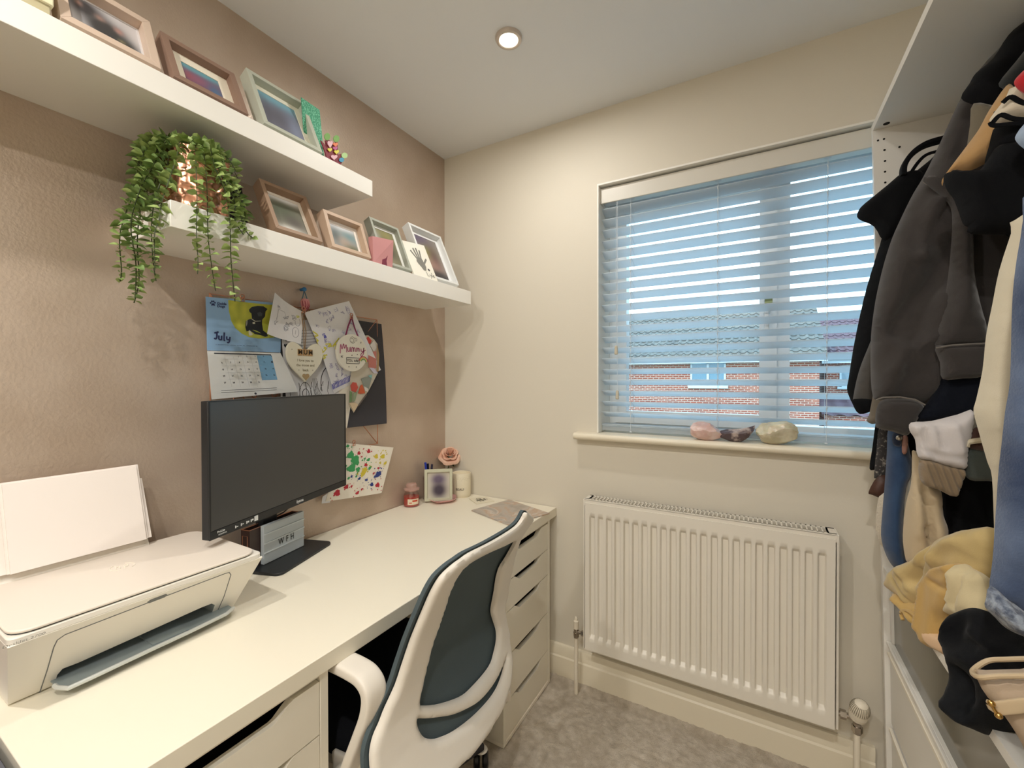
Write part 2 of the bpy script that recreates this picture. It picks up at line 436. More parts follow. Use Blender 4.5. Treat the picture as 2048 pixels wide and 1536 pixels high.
for cx in (.907, 1.219, 1.54, 1.862):
    m = MB()
    for yy in (.0325, .083): m.tube([(cx, yy, 1.985), (cx, yy, 1.06)], .0008, 5)
    for i in range(NS):
        z = zt-.010-i*dz; m.tube([(cx+.004, .0325, z+.0085), (cx+.004, .083, z-.013)], .0006, 4)
        m.tube([(cx+.002, .0315, z+.011), (cx-.002, .031, z+.002), (cx+.001, .0315, z-.006)], .0013, 5)
    m.lathe([(0, 0), (.005, .0), (.005, .004), (0, .005)], (cx, .034, 1.050), 10)
    m.lathe([(0, 0), (.011, .0), (.011, .002), (0, .0025)], (cx, .045, 1.980), 12)
    build('ladder_cord', m, cord_m, blind)
for cx, z1_ in ((.8505, 1.385), (.8555, 1.205)):
    m = MB().tube([(cx, .026, 1.985), (cx, .025, 1.7), (cx, .026, z1_+.01)], .0009, 5)
    p = build('pull_cord', m, cord_m, blind)
    build('cord_tassel', MB().lathe([(.002, .0), (.006, -.004), (.0075, -.034), (.005, -.037), (0, -.037)], (cx, .026, z1_+.013), 12), mat('tassel_wood', '#C9C2B0', .5), p)

# ------------------------------------------------------------------ crystals on the sill
def rock(name, label, c, size, m, seed, shape=None, sub=4):
    b = bmesh.new(); bmesh.ops.create_icosphere(b, subdivisions=sub, radius=1)
    rd = random.Random(seed); pl = [(Vector((rd.uniform(-1, 1), rd.uniform(-1, 1), rd.uniform(-.6, 1))).normalized(), rd.uniform(.62, .85)) for _ in range(13)]
    for v in b.verts:
        p = v.co.copy()
        for n, d in pl:
            e = p.dot(n)-d
            if e > 0: p -= n*e
        if shape: p = shape(p)
        p += p.normalized()*(.05*noise.noise(p*3+Vector((seed, 0, 0)))+.03*noise.noise(p*9))
        v.co = Vector((p.x*size[0], p.y*size[1], p.z*size[2]))
    zm = min(v.co.z for v in b.verts)
    for v in b.verts: v.co += Vector((c[0], c[1], c[2]-zm-.0005))
    me = bpy.data.meshes.new(name); b.to_mesh(me); b.free(); me.materials.append(m); me.shade_smooth(); me.set_sharp_from_angle(angle=R(18))
    o = bpy.data.objects.new(name, me); COL.objects.link(o); tag(o, label, 'crystal', 'raw crystals on the windowsill'); return o
ST = 1.0435
rock('rose_quartz', 'rough pink rose quartz lump, leftmost crystal on the windowsill', (1.188, -.008, ST), (.062, .038, .032), mat('rose_quartz', '#CFAEA6', .3, var=('#E0CBC5', 30, .4, .6), bump=(60, .4, .004), sss=.3), 3,
     lambda p: Vector((p.x, p.y, p.z*(1-.25*p.x)-.18*p.x)))
def banana(p):
    z = p.z*.55+.95*max(0, p.x-.15)**1.3*(1 if p.z > -2 else 0)-.1+.1*p.x*p.x
    return Vector((p.x, p.y*.8, z*(1.0)))
rock('dark_crystal', 'dark grey and purple crystal with an upturned pointed end', (1.285, -.004, ST), (.068, .030, .044), mat('dark_crystal', '#54464A', .35, var=('#B7A7A0', 34, .48, .62), bump=(70, .6, .005)), 8, banana)
rock('citrine_crystal', 'pale yellow translucent crystal, rightmost lump on the windowsill', (1.398, -.006, ST), (.070, .036, .044), mat('pale_citrine', '#BDB59A', .25, var=('#D8D2BC', 26, .4, .62), bump=(60, .4, .004), sss=.3), 12,
     lambda p: Vector((p.x, p.y, p.z*(1-.12*p.x))))

# ------------------------------------------------------------------ radiator
rad = thing('radiator', 'white corrugated panel radiator on the wall under the window', 'radiator')
rad_m = mat('radiator_enamel', '#E4DFD4', .30)
RX0, RX1, RZ0, RZ1 = .761, 1.553, .207, .785; YF = -.100; YK = -.035
nfl = 23; fx0, fx1 = RX0+.016, RX1-.020
pitch = (fx1-fx0)/nfl
def radface(a, b):
    x = RX0+.004+(RX1-RX0-.008)*a; z = RZ0+.006+(RZ1-RZ0-.012)*b
    k = (x-fx0)/pitch; fr_ = k-math.floor(k); y = YF
    if 0 <= k < nfl:
        s = min(max((abs(fr_-.5)-.22)/.12, 0), 1); s = s*s*(3-2*s)       # 0 in groove, 1 outside
        zb_, zt_ = RZ0+.050, RZ1-.048
        e = min(max((z-zb_)/.014, 0), 1)*min(max((zt_-z)/.014, 0), 1)
        y = YF+.013*(1-s)*e
    return (x, y, z)
NU, NV = nfl*16, 44
zs = sorted(set([0, .02, .05]+[(.050-.006+i*.0035)/(RZ1-RZ0-.012) for i in range(5)]+[(RZ1-RZ0-.048-.006-.014+i*.0035)/(RZ1-RZ0-.012) for i in range(5)]+[.3, .5, .7, .95, 1]))
m = MB(); v = [radface(i/NU, z) for z in zs for i in range(NU+1)]
m.add(v, [(j*(NU+1)+i, j*(NU+1)+i+1, (j+1)*(NU+1)+i+1, (j+1)*(NU+1)+i) for j in range(len(zs)-1) for i in range(NU)])
build('front_panel', m, rad_m, rad, smooth=50, fix=False)
m = MB().box(RX0+.003, RX1-.003, YF+.001, YF+.013, RZ0+.003, RZ0+.007); m.box(RX0+.003, RX1-.003, YF+.001, YF+.013, RZ1-.007, RZ1-.003)
m.box(RX0+.02, RX1-.02, YK-.014, YK-.004, RZ0+.01, RZ1-.01)
m.box(RX0+.010, RX1-.010, YF+.012, YF+.016, RZ0+.01, RZ1-.01)
build('rear_panel', m, rad_m, rad)
for xa, xb in ((RX0-.005, RX0+.001), (RX1-.001, RX1+.006)): build('side_cover', MB().box(xa, xb, YF+.004, YK+.010, RZ0+.004, RZ1+.0105), rad_m, rad, bevel=.002)
# top grille: bars
m = MB(); gy0, gy1 = YF+.010, YK+.008; gz = RZ1+.008
m.box(RX0, RX1, YF+.004, gy0+.006, gz, gz+.003); m.box(RX0, RX1, gy1-.008, gy1, gz, gz+.003); m.box(RX0, RX1, YF+.004, YF+.008, gz-.02, gz+.001)
m.box(RX0, RX0+.016, gy0, gy1, gz, gz+.003); m.box(RX1-.022, RX1, gy0, gy1, gz, gz+.003)
ng = 58
for i in range(ng):
    x = RX0+.014+(RX1-RX0-.034)*i/(ng-1); m.box(x-.0020, x+.0020, gy0, gy1, gz, gz+.003)
build('top_grille', m, rad_m, rad)
build('slot_shade_block', MB().box(RX0+.02, RX1-.02, YF+.018, YK-.014, RZ0+.02, RZ1-.002), mat('slot_shade', '#2A2621', .9), rad)  # solid dark block: shade down in the grille slots, put into its colour
chrome = mat('chrome', '#B9B1A8', .18, metal=1); pipe_w = mat('white_pipe_paint', '#E4DCCB', .4)
# lockshield valve and pipe, left
lv = thing('lockshield_valve', 'small chrome lockshield valve with white cap on pipe left of the radiator', 'valve')
px, py = .716, -.068
build('valve_body', MB().cyl((px, py, .225), (px, py, .262), .0095).cyl((px, py, .232), (px, py, .246), .0125, 6).cyl((px, py, .249), (RX0-.004, py, .249), .007).cyl((px+.022, py, .249), (px+.034, py, .249), .011, 6), chrome, lv)
build('valve_cap', MB().lathe([(.0105, .262), (.0105, .292), (.0065, .296), (.006, .305), (.004, .309), (0, .31)], (px, py, 0), 20), pipe_w, lv)
build('pipe', MB().cyl((px, py, -.01), (px, py, .226), .0078), pipe_w, lv)
tv = thing('thermostatic_valve', 'white thermostatic radiator valve with ribbed knob right of the radiator', 'valve')
px, py = 1.606, -.072
build('valve_body', MB().cyl((px, py, .205), (px, py, .245), .010).cyl((px, py, .210), (px, py, .228), .014, 6).cyl((RX1+.004, py, .249), (px, py, .249), .0085).cyl((RX1+.012, py, .249), (RX1+.027, py, .249), .0135, 6).sphere((px, py, .246), .0135), chrome, tv)
hm = MB(); axis = (.10, -.42, 1)
pf = [(.012, 0), (.0215, .004), (.0225, .012), (.0205, .013), (.0205, .015), (.0235, .016), (.0235, .040), (.0225, .050), (.018, .062), (.010, .069), (0, .071)]
hm.lathe(pf, (px, py, .252), 40, axis)
build('knob', hm, pipe_w, tv)
rb = MB(); q = Vector(axis).normalized().to_track_quat('Z', 'Y')
for k in range(30):
    if True:
        a = 2*math.pi*k/30
        pts = [q @ Vector((r*math.cos(a), r*math.sin(a), h))+Vector((px, py, .252)) for r, h in ((.0236, .034), (.0234, .045), (.0215, .054), (.0165, .064))]
        rb.tube(pts, .0010, 5)
build('knob_rib', rb, mat('rib_shadow', '#8E8674', .6), tv)
build('pipe', MB().cyl((px, py, -.01), (px, py, .206), .0085), pipe_w, tv)
# patch block behind radiator seen on skirting
# ------------------------------------------------------------------ recessed ceiling spotlight
sp = thing('ceiling_spotlight', 'round recessed ceiling spotlight, switched on, above the desk', 'light')
c = (.655, -.495, HC)
build('trim_ring', MB().lathe([(.030, -.010), (.033, -.0115), (.040, -.010), (.0425, -.004), (.0425, 0), (.0425, .004)], c, 40, cap=False), mat('satin_ring', '#C9BEB4', .3, metal=.4), sp)
build('bulb', MB().lathe([(0, -.0085), (.012, -.0095), (.022, -.0085), (.0285, -.005)], c, 28), mat('lit_bulb', '#FFFFFF', .3, emit=('#FFF1D6', 9)), sp)
# ------------------------------------------------------------------ desk and drawer units
DZ = .716
desk = thing('desk', 'long cream white desk worktop running along the taupe wall', 'desk')
desk_m = mat('desk_laminate', '#EDE7D6', .38)
build('tabletop', MB().box(.003, .602, -1.508, -.004, DZ-.036, DZ), desk_m, desk, bevel=.0015)
build('table_leg', MB().box(.05, .09, -1.505, -1.49, 0, DZ-.036), WHITE, desk)
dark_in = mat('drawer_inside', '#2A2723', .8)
def drawer_unit(name, label, y0, y1, tops, xf, ztop, z0=.012):
    t = thing(name, label, 'drawers', group='drawer units under the desk'); s = .018; x0 = .03
    c = MB()
    c.box(x0, xf, y0, y0+s, z0, ztop); c.box(x0, xf, y1-s, y1, z0, ztop); c.box(x0, x0+s, y0+s, y1-s, z0, ztop)
    c.box(x0+s, xf-.004, y0+s, y1-s, z0, z0+.012)
    c.box(x0+s, xf-.004, y0+s, y1-s, ztop-.010, ztop)
    build('carcass', c, WHITE, t, bevel=.0008)
    build('plinth', MB().box(x0+.02, xf-.0, y0, y1, 0, z0), mat('plinth_white', '#F1EBDD', .4), t)
    ym = (y0+y1)/2; hw = .088
    for i, zt_ in enumerate(tops):
        zb_ = tops[i+1] if i+1 < len(tops) else z0+.012
        ya, yb = y0+s+.0015, y1-s-.0015; h = zt_-zb_-.003
        out = [(ya, 0), (yb, 0), (yb, h), (ym+hw+.020, h), (ym+hw+.006, h-.008), (ym+hw-.012, h-.020), (ym+hw-.02, h-.022), (ym-hw+.02, h-.022), (ym-hw+.012, h-.020), (ym-hw-.006, h-.008), (ym-hw-.020, h), (ya, h)]
        m = MB(); plate(m, (xf-.017, 0, zb_+.0015), (0, 1, 0), (0, 0, 1), out, th=.016, step=.2)
        d = build('drawer', m, WHITE, t, smooth=25)
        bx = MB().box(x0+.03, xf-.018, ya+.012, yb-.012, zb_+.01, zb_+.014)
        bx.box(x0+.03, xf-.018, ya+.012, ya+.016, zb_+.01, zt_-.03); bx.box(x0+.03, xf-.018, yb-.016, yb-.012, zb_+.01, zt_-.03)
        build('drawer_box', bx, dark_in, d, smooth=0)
    return t
drawer_unit('drawer_unit', 'white five drawer unit under the window end of the desk', -.436, -.058, [.668, .560, .455, .299, .143], .596, .6795)
drawer_unit('drawer_unit', 'white drawer unit under the near end of the desk, left of the chair', -1.485, -1.121, [.664, .556, .430, .290, .145], .594, .6795)

# ------------------------------------------------------------------ printer
pr = thing('printer', 'white inkjet printer with flat lid at the near end of the desk', 'printer')
pw = mat('printer_white', '#E9E5DC', .34); plid = mat('printer_lid', '#E6DDD2', .42); pgrey = mat('printer_grey', '#A9B2B4', .45)
PB = dict(x0=.10, x1=.262, y0=-1.485, y1=-1.132, z=DZ+.003); PT = dict(x0=.052, x1=.345, y0=-1.500, y1=-1.108, z=.848)
def pfront(u, v): return atp(u, v, (PT['x1'], 0, PT['z']), (PT['z']-PB['z'], 0, -(PT['x1']-PB['x1'])))
O = np.array((PB['x1'], 0, PB['z'])); UY = np.array((PT['x1']-PB['x1'], 0, PT['z']-PB['z'])); HL = np.linalg.norm(UY); UY = UY/HL; UX = np.array((0, 1, 0)); NF = np.cross(UX, UY)
def to2(p): d = p-O; return (d@UX, d@UY)
Z7 = lambda x, y: to2(pfront(x*.32558, 920+y*.32558))
slot = [Z7(*q) for q in [(330, 1398), (352, 1320), (385, 1282), (480, 1246), (860, 1076), (1240, 905), (1300, 882), (1320, 890), (1298, 950)]]
lo = min(p[1] for p in slot)
slot = [(a, max(b, .012)) for a, b in slot]
body = MB()
out = [(PB['y0'], 0), (PB['y1'], 0), (PT['y1'], HL), (PT['y0'], HL)]
plate(body, O-NF*.004, UX, UY, out, [slot], th=.004, step=.03)
b, t = PB, PT
V8 = [(b['x0'], b['y0'], b['z']), (b['x1'], b['y0'], b['z']), (b['x1'], b['y1'], b['z']), (b['x0'], b['y1'], b['z']), (t['x0'], t['y0'], t['z']), (t['x1'], t['y0'], t['z']), (t['x1'], t['y1'], t['z']), (t['x0'], t['y1'], t['z'])]
body.add(V8, [(0, 3, 2, 1), (2, 3, 7, 6), (3, 0, 4, 7), (0, 1, 5, 4)])
# top deck slopes down to the back where the paper feeds in
body.add([(t['x1'], t['y0'], t['z']), (t['x1'], t['y1'], t['z']), (t['x0'], t['y1'], t['z']), (t['x0'], t['y0'], t['z'])], [(0, 1, 2, 3)])
build('body', body, pw, pr, smooth=25, fix=False)
# rim round the lid and side collar
rim = MB(); zt2 = .866
def rrect(x0, x1, y0, y1, r, n=6):
    o = []
    for cx, cy, a in ((x1-r, y1-r, 0), (x0+r, y1-r, 90), (x0+r, y0+r, 180), (x1-r, y0+r, 270)):
        for i in range(n+1): o.append((cx+r*math.cos(R(a+90*i/n)), cy+r*math.sin(R(a+90*i/n))))
    return o
build('collar', MB().prism([(x, y, t['z']) for x, y in rrect(t['x0'], t['x1'], t['y0'], t['y1'], .012)], (0, 0, .0115)), pw, pr, bevel=.002)
build('lid_gap', MB().prism([(x, y, t['z']+.0115) for x, y in rrect(t['x0']+.01, t['x1']-.004, t['y0']+.004, t['y1']-.014, .025)], (0, 0, .0022)), mat('lid_shadow_gap', '#4A4E52', .7), pr)
lid = build('lid', MB().prism([(x, y, t['z']+.0137) for x, y in rrect(t['x0']+.012, t['x1'], t['y0']+.002, t['y1']-.010, .030)], (0, 0, .0055)), plid, pr, bevel=.002)
# round embossed maker's mark on the lid
lg = MB(); c0 = at(245, 1133, 2, .8675)
for a, q in ((-60, 60), (120, 240)): 
    pts = arc(0, 0, .020, .020, a, q, 14); lg.tube([(c0[0]+y, c0[1]+x, .8675) for x, y in pts], .0008, 4)
sh = .25
def emb(pts): lg.tube([(c0[0]-(y), c0[1]+x+y*sh, .8676) for x, y in pts], .0011, 4)
emb([(-.011, .014), (-.011, -.008)]); emb([(-.011, .002), (-.007, .005), (-.004, .003), (-.004, -.008)])
emb([(.003, .005), (.003, -.014)]); emb([(.003, .004), (.008, .005), (.010, 0), (.008, -.006), (.003, -.007)])
build('embossed_logo', lg, mat('emboss', '#EFE7DA', .35), lid)
# door outline groove
dr = MB()
dp = [Z7(*q) for q in [(243, 1430), (290, 1290), (330, 1150), (352, 1105), (400, 1072), (900, 880), (1380, 698), (1408, 690), (1418, 705), (1375, 840), (1322, 958)]]
dr.tube([O+UX*a+UY*c+NF*.0002 for a, c in dp], .0009, 6)
dp2 = [Z7(*q) for q in [(905, 872), (925, 858), (1020, 822), (1028, 828), (1010, 842), (915, 878)]]
plate(dr, O+NF*.0003, UX, UY, dp2, th=.0006, step=.2)
build('door_seam', dr, mat('seam_grey', '#6F7271', .6), pr)
# recess behind the slot
rc = MB(); bx = [O+UX*a+UY*c for a, c in slot]; dpt = np.array((-.085, 0, -.004))
n = len(bx); rc.add(bx+[q+dpt for q in bx], [(i, (i+1) % n, n+(i+1) % n, n+i) for i in range(n)]+[tuple(range(n, 2*n))])
build('paper_slot', rc, pgrey, pr, smooth=0, fix=False)
tr = MB(); ZT = DZ+.017
tq = [at(x*.32558, 920+y*.32558, 2, ZT) for x, y in [(335, 1385), (352, 1398), (420, 1402), (560, 1338), (760, 1244), (960, 1150), (1160, 1058), (1300, 990), (1390, 946), (1434, 908)]]
inner = [np.array((.215, q[1], ZT)) for q in tq[::-1]]
tr.prism([tuple(q-np.array((0, 0, .0015))) for q in tq]+[tuple(q-np.array((0, 0, .0015))) for q in inner], (0, 0, .002))
ymid = (tq[0][1]+tq[-1][1])/2
tr.box(.222, tq[4][0]-.012, ymid-.012, ymid+.05, ZT, ZT+.003)
trp = build('output_tray', tr, mat('tray_shaded_grey', '#8F9A9D', .4), pr, smooth=40)  # darker grey paints in the shade the printer body throws on the tray
build('tray_lip', MB().tube([tuple(q) for q in tq], .0038, 8), mat('tray_lip', '#CDD1CF', .4), trp)
m = MB(); tx = text_mesh('DeskJet 2700', .0085)
a0, c0_ = Z7(150, 1105)
m.add([O+UX*(a0+x)+UY*(c0_+y)+NF*.0005 for x, y, z in tx[0]], tx[1]); build('lettering', m, mat('grey_print', '#8D8E8C', .5), pr, smooth=0, fix=False)
# feed support
build('feed_support', MB().prism([(.050, -1.46, .862), (.085, -1.46, .862), (.060, -1.46, .905), (.040, -1.46, .905)], (0, .235, 0)), pw, pr, bevel=.002)
build('foot', MB().box(.11, .25, -1.47, -1.15, DZ+.0004, DZ+.004), mat('black_rubber', '#17191A', .6), pr)
# paper in the feeder
paper_m = mat('white_paper', '#EDE5DF', .7)
pp = thing('paper_stack', 'stack of white printer paper standing in the back of the printer', 'paper')
def tilt_sheet(y0, y1, xb, zb_, xt, zt_, th=.0035): return MB().prism([(xb, y0, zb_), (xb, y1, zb_), (xt, y1, zt_), (xt, y0, zt_)], (-th, 0, 0))
for args in ((-1.448, -1.235, .093, .885, .040, 1.052, .004), (-1.452, -1.230, .0885, .885, .0345, 1.055, .003), (-1.475, -1.222, .085, .885, .034, 1.020, .003)):
    build('paper_sheet', tilt_sheet(*args), paper_m, pp, smooth=0)

# ------------------------------------------------------------------ monitor
mo = thing('monitor', 'black flat screen monitor standing on the desk in front of the pinned papers', 'monitor')
blk = mat('monitor_black', '#1B1D20', .42); scr = mat('monitor_screen', '#313234', .36, spec=.9)
BL = np.array((.2495, -1.174, .889)); BRt = np.array((.0833, -.660, .889)); e = (BRt-BL)/np.linalg.norm(BRt-BL); nrm = np.array((-e[1]*-1, -e[0]*1, 0)); nrm = np.array((e[1], -e[0], 0)); up = np.array((0, 0, 1.))
MW, MH = .54, .323
def L(a, b, d): return BL+e*a+up*b+nrm*d
def obox(m, a0, a1, b0, b1, d0, d1):
    c = [L(a, b, d) for b in (b0, b1) for a, d in ((a0, d0), (a1, d0), (a1, d1), (a0, d1))]
    return m.add(c, [(0, 3, 2, 1), (4, 5, 6, 7), (0, 1, 5, 4), (1, 2, 6, 5), (2, 3, 7, 6), (3, 0, 4, 7)])
m = obox(MB(), 0, MW, 0, MH, -.022, -.002); obox(m, .08, MW-.08, .05, MH-.05, -.042, -.022)
build('casing', m, blk, mo, bevel=.002)
build('screen', obox(MB(), .005, MW-.005, .020, MH-.003, -.002, -.0008), scr, mo, smooth=0)
m = MB(); obox(m, 0, MW, 0, .019, -.002, .0006); obox(m, 0, .004, .019, MH, -.002, .0004); obox(m, MW-.004, MW, .019, MH, -.002, .0004); obox(m, .004, MW-.004, MH-.003, MH, -.002, .0004)
build('bezel', m, blk, mo)
wt = mat('white_print', '#D9DCDD', .5)
def mtext(s, a, b, size, bold=.02):
    v, f = text_mesh(s, size, bold*size); m.add([L(a+x, b+y, .001) for x, y, z in v], f)
m = MB(); mtext('iiyama', MW*.56, .010, .012, .03); mtext('ProLite', .030, .0135, .007, .03); mtext('XUB2493HS', .034, .0065, .0045)
for k, a in enumerate((.070, .087, .104, .118, .130)):
    if k == 4:
        obox(m, a, a+.012, .004, .017, .0007, .001)
    else:
        obox(m, a, a+.003, .006, .0125, .0007, .001); obox(m, a+.004, a+.009, .0075+.001*(k % 2), .0095+.001*k, .0007, .001)
build('printed_marks', m, wt, mo, smooth=0, fix=False)
m = MB(); ca = .27
m.add(*[[L(a, b, d) for b in (-.165, .16) for a, d in ((ca-.002, -.125), (ca+.056, -.125), (ca+.056, -.098), (ca-.002, -.098))], [(0, 3, 2, 1), (4, 5, 6, 7), (0, 1, 5, 4), (1, 2, 6, 5), (2, 3, 7, 6), (3, 0, 4, 7)]])
obox(m, .22, .34, .10, .18, -.100, -.040)
build('stand_column', m, blk, mo, bevel=.003)
m = MB(); P0 = at(560, 1154, 2, DZ); P1 = at(666, 1087, 2, DZ)
ee = (P1-P0)/np.linalg.norm(P1-P0); nn = np.array((-ee[1], ee[0], 0)); wd = np.linalg.norm(P1-P0); dp_ = .165
if (P0+nn)[0] > P0[0]: nn = -nn
def br2(a, d): return P0+ee*a+nn*d
cc = [br2(*q) for q in rrect(0, wd, 0, dp_, .02)]
m.prism([tuple(q) for q in cc], (0, 0, .008)); build('base_plate', m, mat('base_black', '#232528', .38), mo, bevel=.0015)
# light box sign leaning on the stand
BLs = at(528, 1130, 2, DZ+.009); BRs = at(608, 1091, 2, DZ+.009); es = BRs-BLs; ws = np.linalg.norm(es); es = es/ws; ns = np.array((es[1], -es[0], 0))
TLs = atp(527, 1053, BLs, ns); hs = TLs[2]-BLs[2]
sg = thing('letter_board', 'small grey letter board reading WFH on the monitor base', 'sign')
def S3(a, b, d): return BLs+es*a+up*b+ns*d
def sbox(m, a0, a1, b0, b1, d0, d1):
    c = [S3(a, b, d) for b in (b0, b1) for a, d in ((a0, d0), (a1, d0), (a1, d1), (a0, d1))]
    return m.add(c, [(0, 3, 2, 1), (4, 5, 6, 7), (0, 1, 5, 4), (1, 2, 6, 5), (2, 3, 7, 6), (3, 0, 4, 7)])
build('board', sbox(MB(), 0, ws, 0, hs, -.012, 0), mat('sign_grey', '#B9C2C8', .45), sg, bevel=.001)
for b in (.29, .54, .78):
    build('rail', sbox(MB(), 0, ws, hs*b-.0018, hs*b+.0018, 0, .003), mat('sign_rail', '#CDD5DA', .4), sg, bevel=.0006)
m = MB()
for ch, a in (('W', .40), ('F', .55), ('H', .68)):
    v, f = text_mesh(ch, .026, .0004); m2 = [S3(ws*a+x*.75, hs*.42+y, .0012) for x, y, z in v]; k = MB().add(m2, f)
    build('letter', k, mat('letter_black', '#15171A', .5), sg, smooth=0, fix=False)
og = thing('desk_tidy', 'dark desk tidy with rose gold rim behind the letter board', 'organiser')
cop = mat('rose_gold', '#C78F74', .28, metal=.9); ogm = mat('tidy_dark', '#3B2C28', .35)
a0, a1 = -.034, ws-.004
m = MB(); sbox(m, a0, a1, 0, hs-.004, -.046, -.044); sbox(m, a0, a1, 0, hs-.004, -.016, -.014); sbox(m, a0, a0+.002, 0, hs-.004, -.044, -.016); sbox(m, a1-.002, a1, 0, hs-.004, -.044, -.016); sbox(m, a0, a1, 0, .002, -.044, -.016)
build('box', m, ogm, og, smooth=0)
m = MB(); zr = hs-.003
m.tube([S3(a, zr, d) for a, d in ((a0, -.045), (a1, -.045), (a1, -.015), (a0, -.015), (a0, -.045))], .0015, 6)
m.tube([S3(a0-.0005, b, d) for b, d in ((.012, -.040), (hs-.02, -.040), (hs-.02, -.022), (.012, -.022), (.012, -.040))], .0012, 6)
build('rim', m, cop, og)
m = MB(); m.tube([S3(ws*.5, hs-.0, -.04), S3(ws*.66, hs+.008, -.03), S3(ws*.9, hs+.022, -.03), S3(ws*.97, hs+.04, -.04)], .002, 6)
tag(build('cable', m, mat('cable_black', '#151618', .5)), 'thin black cable looping under the monitor edge', 'cable')

# ------------------------------------------------------------------ small things at the window end of the desk
jr = thing('jar_candle', 'small red jar candle with glass lid, leftmost of the desk ornaments', 'candle')
jp = at(823, 990, 0, .045); jc = (jp[0], jp[1], DZ); dpt = (jp-CAM)@CF; jrad = 15.5/860*dpt
build('wax', MB().lathe([(0, .003), (jrad*.92, .003), (jrad*.96, .010), (jrad*.96, .042), (0, .042)], jc, 28), mat('red_wax', '#B5372C', .35, sss=.2), jr)
build('glass_jar', MB().lathe([(jrad, 0), (jrad, .046), (jrad*.9, .056), (jrad*.78, .062), (jrad*.78, .068), (jrad*.74, .068), (jrad*.74, .060), (jrad*.96, .045), (jrad*.965, .0025), (0, .0025)], jc, 28), glass_mat('jar_glass', (.98, .94, .93, 1), mixv=.08), jr)
build('lid', MB().lathe([(jrad*.70, .064), (jrad*.72, .068), (jrad*.98, .070), (jrad*.98, .076), (jrad*.72, .080), (jrad*.70, .092), (jrad*.60, .096), (0, .097)], jc, 28), mat('pink_glass_lid', '#DDB9AC', .15, trans=.5), jr)
vz = (jp-CAM); face = -math.atan2(-vz[0], -vz[1])
m = MB(); A0 = math.atan2(CAM[1]-jp[1], CAM[0]-jp[0])
def wrap(m, c, r, a0, a1, z0, z1, n=12): m.grid(lambda a, b: (c[0]+r*math.cos(a0+(a1-a0)*a), c[1]+r*math.sin(a0+(a1-a0)*a), c[2]+z0+(z1-z0)*b), n, 2)
wrap(m, jc, jrad+.0004, A0-.5, A0+1.0, .012, .036); build('paper_label', m, mat('candle_label', '#E6D7BE', .6), jr, fix=False)
m = MB(); wrap(m, jc, jrad+.0007, A0+.1, A0+.8, .024, .031); wrap(m, jc, jrad+.0007, A0-.3, A0+.05, .018, .022); build('label_print', m, mat('label_red', '#C8452E', .6), jr, fix=False)
# pens in a clear pot behind the small frame
pt = thing('pen_pot', 'clear pen pot behind the little framed picture on the desk', 'pot')
pc = at(858, 985, 0, .034); pc = (pc[0], pc[1], DZ)
build('pot', MB().lathe([(.0, .002), (.026, .002), (.027, .10), (.0285, .10), (.028, 0), (0, 0)], pc, 24), glass_mat('pot_glass', (.96, .94, .94, 1), mixv=.08), pt)
for i, (du, col, nm, lab) in enumerate(((-.014, '#2A3FA8', 'pen', 'blue pen leaning left in the pen pot'), (-.004, '#101432', 'pen', 'navy capped pen upright in the pen pot'), (.016, '#33304A', 'pen', 'dark violet pen leaning right in the pen pot'))):
    a = Vector((pc[0], pc[1]+du*.2, DZ+.004)); b = Vector((pc[0]+.004*i-.006, pc[1]+du*1.2, at(852, 927+3*i, 0, .034)[2]))
    q = thing(nm, lab, 'pen', group='pens in the pot'); build('barrel', MB().cyl(a, b, .0038, 10), mat('pen'+col, col, .35), q)
    build('cap', MB().cyl(a.lerp(b, .78), b+(b-a).normalized()*.004, .0052, 10), mat('pencap'+col, col, .3), q)
# little frame facing the camera
fc = at(877, 990, 0, .110); fd = np.array((CAM[0]-fc[0], CAM[1]-fc[1], 0)); fd /= np.linalg.norm(fd); fe = np.array((-fd[1], fd[0], 0)); 
dpt = (fc-CAM)@CF; hw = 27.5/860*dpt; hh = 62/860*dpt
sf = thing('photo_frame', 'small pale green photo frame on the desk holding a blurred dark portrait', 'frame')
def F3(a, b, d): return np.array((fc[0], fc[1], DZ+.006))+fe*a+np.array((0, 0, 1))*b-fd*(b*.10)+fd*d
def fplate(outer, holes, d, th): 
    m = MB(); return plate(m, F3(0, 0, d), fe, F3(0, 1, 0)-F3(0, 0, 0), outer, holes, th=th, step=.2)
R4 = lambda a, b, c, d: [(a, c), (b, c), (b, d), (a, d)]
wdt = hw*.20
build('frame', fplate(R4(-hw, hw, 0, hh), [R4(-hw+wdt, hw-wdt, wdt, hh-wdt*1.1)], 0, .014), mat('sage_frame', '#C6C6AE', .5), sf, bevel=.001)
def photo(parent, P, nu, nv, fn, name='photo'):
    m = MB().grid(P, nu, nv); o = build(name, m, vcol_mat(), parent, smooth=0, fix=False); colour(o, [srgb(fn(i/nu, j/nv)) for j in range(nv+1) for i in range(nu+1)]); return o
def gauss(p, q, cx, cy, sx, sy): return math.exp(-((p-cx)/sx)**2-((q-cy)/sy)**2)
def mixc(a, b, t): t = max(0, min(1, t)); return tuple(x+(y-x)*t for x, y in zip(a, b))
def smiley(p, q):
    c = (214, 208, 192); c = mixc(c, (112, 100, 122), 1.25*gauss(p, q, .5, .72, .30, .20)); return mixc(c, (74, 66, 80), 1.3*gauss(p, q, .52, .30, .30, .26))
photo(sf, lambda a, b: F3(-hw+wdt+a*2*(hw-wdt), wdt+b*(hh-2.1*wdt), .003), 20, 20, smiley)
